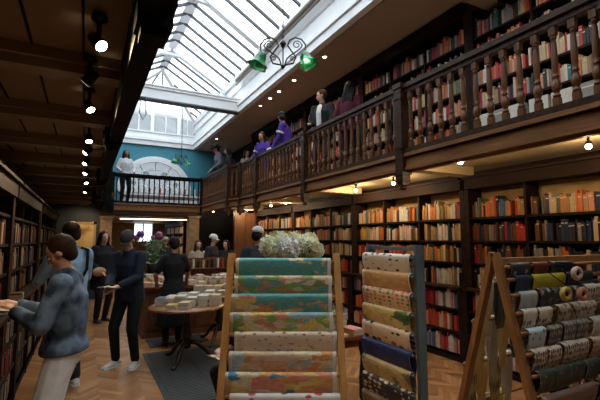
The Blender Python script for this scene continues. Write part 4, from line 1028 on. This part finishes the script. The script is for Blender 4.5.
def ik(a, b, l1, l2, pole):
    a, b = Vector(a), Vector(b); d = b - a; L = d.length
    if L > (l1 + l2) * .995: b = a + d.normalized() * (l1 + l2) * .995; d = b - a; L = d.length
    u = d.normalized(); x = (l1 * l1 - l2 * l2 + L * L) / (2 * L); h = math.sqrt(max(0, l1 * l1 - x * x))
    p = Vector(pole); p = (p - u * p.dot(u)).normalized()
    return a + u * x + p * h, b
def ering(c, rx, ry, ax, ay, n=16):
    return [c + ax * (rx * math.cos(2 * PI * k / n)) + ay * (ry * math.sin(2 * PI * k / n)) for k in range(n)]
def person(loc, yaw, h, label, skin='fair', lean=0, head=(10, 0), hands=None, feet=None, top=None, top_low=.84, bottom=None, wide=0, shoes=None, hair='dark', hairlen=0, hat=None,
           puff=0, female=False, vox=.014, sit=False, skirt=None, sleeves=True, shirt=None, poles=None, fingers=True, turn=0, hatmat=None, beard=None, collar=None, foot_yaw=(8, -8), stripe=None):
    """local frame: +Y the way the person faces, X to the person's own right... ; yaw about Z in world"""
    s = h / 1.75
    rt = root('person', loc, label, 'person', None, yaw); rt.scale = (s, s, s)
    sw = .165 if female else .185
    P = Vector((0, 0, .50 if sit else .93)); la = R(lean)
    def sp(t, y=0, x=0):    # point on the torso axis t above the pelvis
        return P + Vector((x, t * math.sin(la) + y * math.cos(la), t * math.cos(la) - y * math.sin(la)))
    ax = Vector((1, 0, 0)); ay = Vector((0, math.cos(la), -math.sin(la)))
    tw = R(turn)
    NB = sp(.53, -.01); HCN = NB + Vector((0, .02 + .09 * math.sin(R(head[0]) * .6 + la * .5), .165 - .02 * math.sin(R(head[0]))))
    shs = {k: sp(.475, -.01, k * sw) for k in (-1, 1)}
    if hands is None: hands = {-1: None, 1: None}
    arms = {}
    for k in (-1, 1):
        t = hands.get(k)
        if t is None: t = shs[k] + Vector((k * .10, .06, -.52))
        pole = (poles or {}).get(k, (k * .6, -.8, -.5))
        e, w_ = ik(shs[k], t, .29, .26, pole); arms[k] = (e, w_)
    # ---- body
    b = MB()
    b.loft([ering(sp(t), rx, ry, ax, ay) for t, rx, ry in ((-.06, .12, .09), (.02, .145, .105), (.14, .12, .09), (.28, .135, .10), (.40, .15, .10), (.48, .12, .08), (.54, .055, .055))])
    b.caps([NB - Vector((0, 0, .04)), NB + (HCN - NB) * .6], [.055, .052])
    for k in (-1, 1):
        e, w_ = arms[k]; b.caps([shs[k], e, w_], [.055, .042, .028])
        hip = P + Vector((k * .09, 0, -.02))
        ft = (feet or {}).get(k, Vector((k * .10, .0 + .03 * k, .08))); ft = Vector(ft)
        kn, an = ik(hip, ft, .43, .43, (k * .12, 1, .1)); arms[('leg', k)] = (hip, kn, an)
        b.caps([hip, kn, an], [.085, .058, .042])
        # hand
        d = (w_ - e).normalized(); side = Vector((-k, 0, 0)); side = (side - d * side.dot(d)).normalized(); nrm = d.cross(side)
        pc_ = w_ + d * .045
        b.caps([w_, pc_ + side * .014, pc_ + d * .035 + side * .014], [.026, .024, .020], 8); b.caps([w_, pc_ - side * .016, pc_ + d * .035 - side * .018], [.024, .022, .018], 8)
        if fingers:
            for q, L_ in zip((-1.5, -.5, .5, 1.5), (.060, .072, .076, .066)):
                a0 = pc_ + d * .04 + side * q * .0185; cv = nrm * (-.012 if k > 0 else .012); cv = Vector((0, 0, -.02))
                b.caps([a0, a0 + d * L_ * .55 + cv * .3, a0 + d * L_ * .95 + cv * 1.3], [.0098, .009, .0075], 6)
            a0 = w_ + d * .025 + side * .022; b.caps([a0, a0 + side * .03 + d * .03, a0 + side * .034 + d * .062], [.013, .011, .009], 6)
    # head
    hm = Euler((-R(head[0]), 0, R(head[1]))).to_matrix()
    def H(x, y, z): return HCN + hm @ Vector((x, y, z))
    hm4 = hm.to_4x4()
    b.ball(H(0, -.012, .025), (.074, .092, .090), 16, 12, mtx=hm4); b.ball(H(0, .022, -.035), (.056, .062, .080), 14, 10, mtx=hm4); b.ball(H(0, .045, -.088), (.030, .030, .024), 10, 8, mtx=hm4)
    b.caps([H(0, .078, .012), H(0, .098, -.022)], [.010, .014], 8); b.caps([H(-.03, .070, .022), H(.03, .070, .022)], [.012, .012], 8); b.caps([H(-.016, .078, -.058), H(.016, .078, -.058)], [.010, .010], 8)
    for k in (-1, 1): b.ball(H(k * .076, -.008, -.005), (.012, .02, .03), 8, 6, mtx=hm4); b.ball(H(k * .038, .052, -.022), (.022, .02, .02), 8, 6, mtx=hm4)
    bo = b.build('body', SK[skin], rt, True); modify(bo, vox if vox > .008 else .0075, 2)
    for k in (-1, 1):
        e_ = MB(); e_.ball(H(k * .031, .073, .004), (.012, .009, .007), 10, 8, mtx=hm4); e_.ball(H(k * .031, .0805, .004), (.005, .003, .005), 8, 6, 1, mtx=hm4); e_.build('eye', [M['white'], M['black']], rt, True)
        e_ = MB(); e_.caps([H(k * .018, .083, .020), H(k * .045, .072, .021)], [.004, .0035], 6); e_.build('eyebrow', HAIR['dark'], rt, True)
    e_ = MB(); e_.caps([H(-.020, .084, -.055), H(0, .090, -.053), H(.020, .084, -.055)], [.004, .006, .004], 6); e_.build('mouth', plain('lips', (.36, .10, .08), .5), rt, True)
    # ---- top
    if top is not None:
        p = puff; b = MB(); lo = top_low - .93
        prof = [(lo, .178 + p * .9, .128 + p), ((lo + .08) / 2, .172 + p, .125 + p), (.10, .152 + p, .112 + p), (.26, .168 + p, .120 + p), (.38, .180 + p * .8, .118 + p), (.46, .150 + p * .5, .090 + p * .4), (.52, .085 + p * .4, .070 + p * .3), (.555, .064, .062)]
        if female: prof[2] = (.10, .138 + p, .105 + p)
        b.loft([ering(sp(t), rx, ry, ax, ay) for t, rx, ry in prof])
        for k in (-1, 1):
            e, w_ = arms[k]
            if sleeves: b.caps([shs[k] + Vector((-k * .02, 0, -.005)), e, e + (w_ - e) * .93], [.073 + p * .35, .054 + p * .3, .040 + p * .3])
            elif sleeves is None: b.caps([shs[k] + Vector((-k * .02, 0, -.005)), shs[k] + (e - shs[k]) * .75], [.072 + p * .5, .064 + p * .6])
            else: b.caps([shs[k] + Vector((-k * .03, 0, .0)), shs[k] + (e - shs[k]) * .12], [.068, .062])
        if collar: b.caps([sp(.54, -.05, .0), sp(.56, -.03, .05), sp(.55, .03, .05)], [.03, .028, .022]); b.caps([sp(.54, -.05, .0), sp(.56, -.03, -.05), sp(.55, .03, -.05)], [.03, .028, .022])
        if skirt:
            b.loft([ering(Vector((0, y_, z_)), rx, ry, Vector((1, 0, 0)), Vector((0, 1, 0))) for z_, rx, ry, y_ in ((1.05, .15, .11, 0), (.90, .19, .15, 0), (.65, .23, .19, 0), (skirt, .27, .23, 0))])
        o = b.build('dress' if skirt else 'jacket' if shirt or puff > .012 else 'shirt', top, rt, True); modify(o, max(vox, .011), 3)
    if shirt is not None:   # shirt front showing in the open jacket
        b = MB(); b.loft([ering(sp(t, y_), rx, ry, ax, ay) for t, rx, ry, y_ in ((-.04, .05, .05, .10 + puff), (.15, .055, .05, .09 + puff), (.35, .06, .05, .095 + puff), (.48, .05, .04, .055 + puff), (.53, .05, .04, .03))])
        o = b.build('shirt', shirt, rt, True); modify(o, .012, 3)
    # ---- trousers / shoes
    if bottom is not None:
        b = MB(); b.ball(P + Vector((0, 0, -.02)), (.168, .128, .13), 14, 10)
        for k in (-1, 1):
            hip, kn, an = arms[('leg', k)]; b.caps([hip, kn, an + Vector((0, 0, .0)) + (kn - an) * .06], [.100, .070 + wide, .056 + wide * 1.25])
        o = b.build('trousers', bottom, rt, True); modify(o, max(vox, .011), 3)
    for k in (-1, 1):
        hip, kn, an = arms[('leg', k)]; fy = R(foot_yaw[0 if k < 0 else 1]); b = MB()
        fd = Vector((-math.sin(-fy) * -1, math.cos(fy), 0)); sd = Vector((fd.y, -fd.x, 0)); base = Vector((an.x, an.y, an.z - .08))
        rings = []
        for t, w_, hh in ((-.075, .024, .05), (-.05, .036, .085), (.0, .040, .095), (.06, .044, .075), (.12, .048, .055), (.165, .042, .045), (.19, .022, .032)):
            c = base + fd * t
            rings.append([c + sd * (w_ * math.cos(a)) + Vector((0, 0, max(.0, hh / 2 + hh / 2 * math.sin(a) * 1.0))) for a in [2 * PI * q / 12 for q in range(12)]])
        b.loft(rings); o = b.build('shoe', shoes or CLBLACK, rt, True)
        if shoes is WHITESHOE:
            b = MB(); b.loft([[base + fd * (t) + sd * (w_ * x_) + Vector((0, 0, z_)) for x_, z_ in ((-1, 0), (1, 0), (1, .022), (-1, .022))] for t, w_ in ((-.078, .026), (-.05, .040), (.06, .047), (.12, .051), (.17, .044), (.195, .024))], smooth=False)
            b.build('sole', M['white'], o, True)
    # ---- hair
    if hair:
        b = MB(); b.ball(H(0, -.034, .036) if not hat else H(0, -.024, .012), (.090, .096, .100) if not hat else (.080, .088, .080), 16, 12, mtx=hm4); b.ball(H(0, -.055, -.02), (.076, .055, .072), 14, 10, mtx=hm4)
        if hairlen > 0 or female:
            b.ball(H(0, -.05, -.01), (.078, .062, .085), 14, 10, mtx=hm4)
        if hairlen > .05:
            for dx in (-.06, -.03, 0, .03, .06):
                b.caps([H(dx, -.045, 0), H(dx * 1.15, -.055, -.10), NB + Vector((dx * 1.3, -.065, -.02)), NB + Vector((dx * 1.25, -.09, -hairlen))], [.045, .045, .042, .028])
            for k in (-1, 1): b.caps([H(k * .07, .02, .03), H(k * .078, .01, -.05), NB + Vector((k * .09, .02, -.01)), NB + Vector((k * .09, .03, -hairlen * .6))], [.025, .028, .03, .02])
        o = b.build('hair', HAIR[hair], rt, True)
        modify(o, .010, 2)
        # keep the face clear
        cut = MB(); 
    if beard:
        b = MB(); b.ball(H(0, .03, -.07), (.058, .055, .045), 12, 8, mtx=hm4); o = b.build('beard', HAIR[beard], rt, True)
    if hat == 'cap' or hat == 'beanie':
        hmat = hatmat; b = MB(); rings = []
        for t, r in ((.020, 1.0), (.05, 1.0), (.08, .9), (.105, .72), (.122, .45), (.13, .1)):
            rings.append([H(.088 * r * math.cos(a), -.018 + .104 * r * math.sin(a), t + .01) for a in [2 * PI * q / 18 for q in range(18)]])
        b.loft(rings)
        ho = b.build('cap', hmat, rt, True)
        if hat == 'cap':
            b = MB(); vs = []
            for i in range(9):
                a = PI * i / 8
                vs.append(H(.080 * math.cos(a), .05 + .02 * math.sin(a), .034)); vs.append(H(.074 * math.cos(a), .065 + .085 * math.sin(a), .020 + .008 * math.sin(a)))
            b.add(vs, [(2 * i, 2 * i + 1, 2 * i + 3, 2 * i + 2) for i in range(8)], 0, True)
            br = b.build('brim', hmat, ho, True); md = br.modifiers.new('t', 'SOLIDIFY'); md.thickness = .005
    if hat == 'fedora':
        b = MB(); rings = [[H(.095 * r * math.cos(a), -.015 + .11 * r * math.sin(a), t) for a in [2 * PI * q / 20 for q in range(20)]] for t, r in ((.035, 1.0), (.08, .97), (.13, .88), (.15, .7), (.135, .3))]
        b.loft(rings); ho = b.build('hat', hatmat, rt, True)
        b = MB(); b.loft([[H(.095 * r * math.cos(a), -.015 + .11 * r * math.sin(a), t) for a in [2 * PI * q / 20 for q in range(20)]] for t, r in ((.035, .95), (.03, 1.6), (.038, 1.62), (.045, .95))]); b.build('brim', hatmat, ho, True)
    if stripe:
        for k in (-1, 1):
            e, w_ = arms[k]; a = shs[k] + (e - shs[k]) * .55; c = shs[k] + (e - shs[k]) * .68
            MB().tube([a, c], [.070 + puff * .6, .069 + puff * .6], 14).build('sleeve_stripe', stripe, rt, True)
    rt['_'] = 1; del rt['_']
    return rt, arms
WHITESHOE = plain('white leather', (.62, .60, .57), .5, var=.06); CLBLACK = plain('black leather', (.015, .014, .014), .4)
def at_local(loc, yaw, h, w):   # world point -> person's local frame
    s = h / 1.75; v = (Vector(w) - Vector(loc)) / s; c, s_ = math.cos(-yaw), math.sin(-yaw)
    return Vector((v.x * c - v.y * s_, v.x * s_ + v.y * c, v.z))
def facing(dx, dy): return math.atan2(dy, dx) - PI / 2
FL = Vector
# 1 denim jacket reader
L1 = FL((-.09, 3.30, 0)); y1 = facing(-.93, .2)
dj = denim('denim jacket', (.012, .026, .052), (.14, .215, .32), 8)
person(L1, y1, 1.68, 'person in a washed denim jacket and wide pale trousers reading at the bookcase counter', 'fair', 2, (34, 0),
       {1: FL((.07, .33, 1.24)), -1: FL((-.09, .30, 1.22))}, {-1: (-.14, -.05, .08), 1: (.13, .09, .08)}, dj, .915, cloth('pale grey', (.78, .85, .90), var=.08), .03, WHITESHOE, 'brown', .03, puff=.030, female=True, vox=.0085, collar=True, shirt=None)
# 2 light blue shirt, back view
L2 = FL((-.12, 5.25, 0)); y2 = facing(-.5, .86)
p2, _ = person(L2, y2, 1.84, 'man in a light blue denim shirt with a black shoulder strap', 'tan', 4, (20, 20), {1: FL((.16, .38, 1.1)), -1: FL((-.16, .38, 1.08))}, {-1: (-.12, -.05, .08), 1: (.13, .06, .08)},
               denim('pale denim shirt', (.16, .31, .50), (.32, .50, .70), 5), .82, cloth('dark jeans', (.025, .03, .045)), .005, WHITESHOE, 'dark', 0, puff=.02, vox=.012, collar=True)
b = MB(); b.tube([(.13, .05, 1.47), (.14, -.06, 1.45), (.08, -.155, 1.25), (-.02, -.165, 1.08), (-.14, -.13, .95)], .016, 8); b.build('shoulder_strap', M['black'], p2, True)
# 3 person in black coat
L3p = FL((.34, 9.15, 0)); y3 = facing(.45, -.9)
p3, _ = person(L3p, y3, 1.80, 'smiling person in a black coat with a tan shoulder bag', 'fair', 0, (4, 0), {1: FL((.16, .2, 1.0)), -1: FL((-.2, .2, .95))}, None, cloth('black coat', (.012, .013, .018)), .62,
               cloth('black trousers', (.012, .012, .015)), 0, CLBLACK, 'dark', .2, puff=.045, female=True)
b = MB(); b.ball((.18, .22, .98), (.14, .06, .09), 14, 8); bg = b.build('bag', plain('tan leather', (.42, .22, .10), .5), p3, True)
# 4 man in navy jacket and grey cap
L4 = FL((.56, 5.86, 0)); y4 = facing(-.62, -.78)
person(L4, y4, 1.77, 'man in a dark navy jacket and grey cap looking down at a book', 'fair', 5, (38, 8), {1: FL((.05, .38, 1.05)), -1: FL((-.10, .37, 1.06))}, {-1: (-.13, .02, .08), 1: (.13, .05, .08)}, cloth('navy jacket', (.014, .020, .036)), .84,
       cloth('black jeans', (.008, .009, .013)), 0, WHITESHOE, 'dark', 0, 'cap', .028, vox=.009, collar=True, hatmat=cloth('grey cap', (.06, .055, .055)), foot_yaw=(14, -14))
# 5 woman in black dress, back
L5 = FL((1.27, 6.62, 0)); y5 = facing(.12, 1)
person(L5, y5, 1.68, 'person in a long black dress with bare arms facing the panelled counter', 'tan', 4, (20, 0), {1: FL((.24, .36, 1.0)), -1: FL((-.26, .24, .98))}, None, cloth('black dress', (.010, .010, .012)), .8, cloth('black tights', (.01, .01, .01)), 0, CLBLACK, 'dark', 0, puff=.005, female=True, skirt=.32, sleeves=None)
# 6 white cap, beyond the counter
L6 = FL((2.60, 9.22, 0))
person(L6, facing(.7, -.6), 1.76, 'person in a white cap and dark scarf beyond the counter', 'fair', 3, (12, 0), None, None, cloth('dark coat', (.02, .02, .025)), .75, cloth('black trousers', (.012, .012, .015)), 0, CLBLACK, 'dark', 0, 'cap', .03, hatmat=cloth('white cap', (.6, .6, .6)), fingers=False)
# 7 woman in pale top
person(FL((2.44, 9.82, 0)), facing(-.1, -1), 1.62, 'person in a pale top near the ochre pier', 'fair', 3, (10, 0), None, None, cloth('pale top', (.40, .32, .26)), .8, cloth('black trousers', (.012, .012, .015)), 0, CLBLACK, 'brown', .08, female=True, puff=.01, fingers=False)
# 8
person(FL((3.18, 10.0 - .1, 0)), facing(-.6, -.7), 1.62, 'person in black standing by the dark doorway', 'fair', 3, (12, 0), None, None, cloth('black coat', (.012, .013, .018)), .7, cloth('black trousers', (.012, .012, .015)), 0, CLBLACK, 'dark', .1, female=True, puff=.02, fingers=False)
# 9 white cap near flowers
person(FL((2.12, 5.45, 0)) + FL((.18, .12, 0)), facing(.1, -.2 + 1), 1.84, 'man in a dark jacket and white cap behind the hydrangeas', 'fair', 8, (15, -40), {1: FL((.2, .3, 1.0)), -1: FL((-.2, .28, 1.0))}, None, cloth('charcoal jacket', (.022, .026, .032)), .82, cloth('dark jeans', (.025, .03, .045)), 0, CLBLACK, 'dark', 0, 'cap', .03, hatmat=cloth('white cap', (.6, .6, .6)))
# 10 person in back room
person(FL((2.05, 12.1, 0)), facing(-.2, -1), 1.68, 'person in dark clothes at the opening to the back room', 'tan', 3, (8, 0), None, None, cloth('dark coat', (.02, .02, .025)), .75, cloth('black trousers', (.012, .012, .015)), 0, CLBLACK, 'dark', 0, puff=.02, fingers=False)
# seated person behind the map rack
LS_ = FL((1.52, 3.62, 0)); st = root('stool', LS_, 'low black stool behind the map rack', 'stool')
MB().lathe([(.16, .32), (.17, .34), (.001, .35)], 18, c=LS_).build('seat', M['ebony'], st)
for k in range(3):
    a = k * 2.1; MB().tube([(LS_.x + .1 * math.cos(a), LS_.y + .1 * math.sin(a), .33), (LS_.x + .16 * math.cos(a), LS_.y + .16 * math.sin(a), 0)], .014, 6).build('leg', M['ebony'], st)
person(LS_ , facing(-.9, -.25), 1.65, 'seated person in black holding a book, mostly hidden by the map rack', 'fair', 25, (35, 0), {1: FL((.08, .40, .70)), -1: FL((-.10, .42, .68))}, {-1: (-.12, .38, .08), 1: (.12, .30, .08)}, cloth('black coat', (.012, .013, .018)), .9, cloth('black trousers', (.012, .012, .015)), 0, CLBLACK, 'dark', 0, puff=.01, female=True, sit=True, sleeves=None)
# gallery people
Z = GF + .004
person(FL((.97, 12.85, Z)), facing(.25, -1), 1.60, 'woman in a white blouse and black trousers on the cross gallery', 'brown', 0, (0, 0), {1: FL((.2, .22, 1.0)), -1: FL((-.2, .22, 1.0))}, None, cloth('white blouse', (.62, .63, .66)), .86, cloth('black trousers', (.012, .012, .015)), 0, CLBLACK, 'dark', .1, female=True, puff=.02, fingers=False)
person(FL((3.58, 11.55, Z)), facing(-1, .1), 1.80, 'man in a wide black hat and grey coat leaning on the gallery rail', 'tan', 22, (15, 0), {1: FL((.22, .36, .95)), -1: FL((-.22, .36, .95))}, None, cloth('grey coat', (.10, .11, .125)), .7, cloth('dark jeans', (.025, .03, .045)), 0, CLBLACK, 'dark', 0, 'fedora', .04, hatmat=cloth('black felt', (.012, .012, .012)), fingers=False)
person(FL((3.72, 10.98, Z)), facing(-1, .3), 1.60, 'person in black clothes beside the man in the wide hat', 'tan', 20, (30, 20), None, None, cloth('black coat', (.012, .013, .018)), .7, cloth('black trousers', (.012, .012, .015)), 0, CLBLACK, 'dark', .1, puff=.03, female=True, fingers=False)
person(FL((4.30, 11.45, Z)), facing(-.6, -.8), 1.68, 'person with dark hair in a beige top by the gallery corner', 'fair', 5, (25, 40), None, None, cloth('beige top', (.36, .29, .20)), .8, cloth('dark jeans', (.025, .03, .045)), 0, CLBLACK, 'dark', .12, female=True, fingers=False)
PUR = cloth('purple jersey', (.055, .028, .25)); WHC = cloth('white shirt', (.62, .62, .60))
person(FL((3.85, 9.02, Z)), facing(-.9, -.5), 1.58, 'woman with dark hair in a purple jersey looking over the rail', 'tan', 14, (20, 10), {1: FL((.2, .34, 1.0)), -1: FL((-.2, .34, 1.0))}, None, PUR, .82, cloth('dark jeans', (.025, .03, .045)), 0, CLBLACK, 'dark', .12, female=True, puff=.02, fingers=False, stripe=WHC)
person(FL((3.84, 7.72, Z)), facing(-.75, .65), 1.76, 'man in a black cap and purple jersey with white sleeve stripes', 'tan', 12, (25, -60), {1: FL((.2, .36, .92)), -1: FL((-.16, .30, .90))}, None, PUR, .82, cloth('dark jeans', (.025, .03, .045)), 0, CLBLACK, 'dark', 0, 'cap', .03, hatmat=cloth('black cap', (.012, .012, .014)), fingers=False, stripe=WHC, vox=.012)
person(FL((3.88, 6.32, Z)), facing(-.95, -.5), 1.77, 'man in a black jacket over a white shirt on the gallery', 'fair', 4, (14, -50), {1: FL((.12, .28, 1.05)), -1: FL((-.2, .25, .95))}, None, cloth('black jacket', (.014, .014, .018)), .82, cloth('dark jeans', (.025, .03, .045)), 0, CLBLACK, 'brown', 0, puff=.035, shirt=WHC, fingers=False, vox=.012)
person(FL((3.92, 5.52, Z)), facing(.7, .5), 1.66, 'woman with long dark hair and a maroon top by the gallery books', 'fair', 0, (10, 20), None, None, cloth('maroon top', (.085, .012, .028)), .82, cloth('black trousers', (.012, .012, .015)), 0, CLBLACK, 'dark', .38, female=True, puff=.02, fingers=False, vox=.012)

# books held in hands
def held(loc, rz, col, label, tilt=0.0, s=(.26, .18, .012), opn=True):
    rt = root('open_book', loc, label, 'book', None, rz)
    b = MB(); b.box(-s[0] / 2, s[0] / 2, -s[1] / 2, s[1] / 2, 0, .004); b.build('cover', BM[col], rt, True)
    b = MB(); n = 8
    for sx in (-1, 1):
        vs = []
        for i in range(n + 1):
            t = i / n; x = sx * (t * s[0] / 2 * .95); z = .006 + .012 * math.sin(PI * min(1, t * 1.1)) * (1 - t * .4)
            vs += [(x, -s[1] / 2 * .94, z), (x, s[1] / 2 * .94, z), (x, s[1] / 2 * .94, .004), (x, -s[1] / 2 * .94, .004)]
        fs = []
        for i in range(n):
            a = i * 4; fs += [(a, a + 4, a + 5, a + 1), (a + 1, a + 5, a + 6, a + 2), (a + 3, a + 7, a + 4, a)]
        b.add(vs, fs)
    b.build('pages', M['paper'], rt, True)
    rt.rotation_euler = (tilt, 0, rz)
def person_pt(loc, yaw, h, v):
    s = h / 1.75; c, q = math.cos(yaw), math.sin(yaw); v = Vector(v) * s
    return Vector((loc.x + v.x * c - v.y * q, loc.y + v.x * q + v.y * c, loc.z + v.z))
held(person_pt(L4, y4, 1.77, (-.02, .46, 1.045)), y4, 'cream', 'open book in the hands of the man in the grey cap', .1, (.22, .16, .012))
held(person_pt(L1, y1, 1.68, (0, .41, 1.235)), y1, 'navy', 'open book held by the person in the denim jacket', .1)
held(person_pt(LS_, facing(-.9, -.25), 1.65, (0, .49, .66)), facing(-.9, -.25), 'black', 'dark open book on the knees of the seated person', .2, (.2, .15, .012))

# ------------------------------------------------------------------ light
w = bpy.data.worlds.new('sky'); S.world = w; w.use_nodes = True
nt = w.node_tree; bg = nt.nodes['Background']; tc = nt.nodes.new('ShaderNodeTexCoord'); nz = nt.nodes.new('ShaderNodeTexNoise'); nz.inputs['Scale'].default_value = 2.0; nz.inputs['Detail'].default_value = 4
rp = ramp(nt.nodes, [(.35, (.72, .84, .95)), (.6, (.97, .98, 1.0))]); nt.links.new(tc.outputs['Generated'], nz.inputs['Vector']); nt.links.new(nz.outputs['Fac'], rp.inputs[0]); nt.links.new(rp.outputs[0], bg.inputs[0])
bg.inputs[1].default_value = 3.1
def portal(loc, rot, sx, sy):
    l = bpy.data.lights.new('sky_portal', 'AREA'); l.shape = 'RECTANGLE'; l.size = sx; l.size_y = sy; l.cycles.is_portal = True
    o = bpy.data.objects.new('sky_portal', l); COL.objects.link(o); o.location = loc; o.rotation_euler = rot
portal((1.8, 6.3, 7.3), (0, 0, 0), 4.2, 17.6)
S.view_settings.view_transform = 'Standard'; S.view_settings.look = 'None'; S.view_settings.gamma = 1; S.view_settings.use_curve_mapping = False
S.view_settings.exposure = 0.4
S.cycles.max_bounces = 6; S.cycles.diffuse_bounces = 4; S.cycles.transparent_max_bounces = 10; S.cycles.sample_clamp_indirect = 6
S.cycles.use_denoising = True
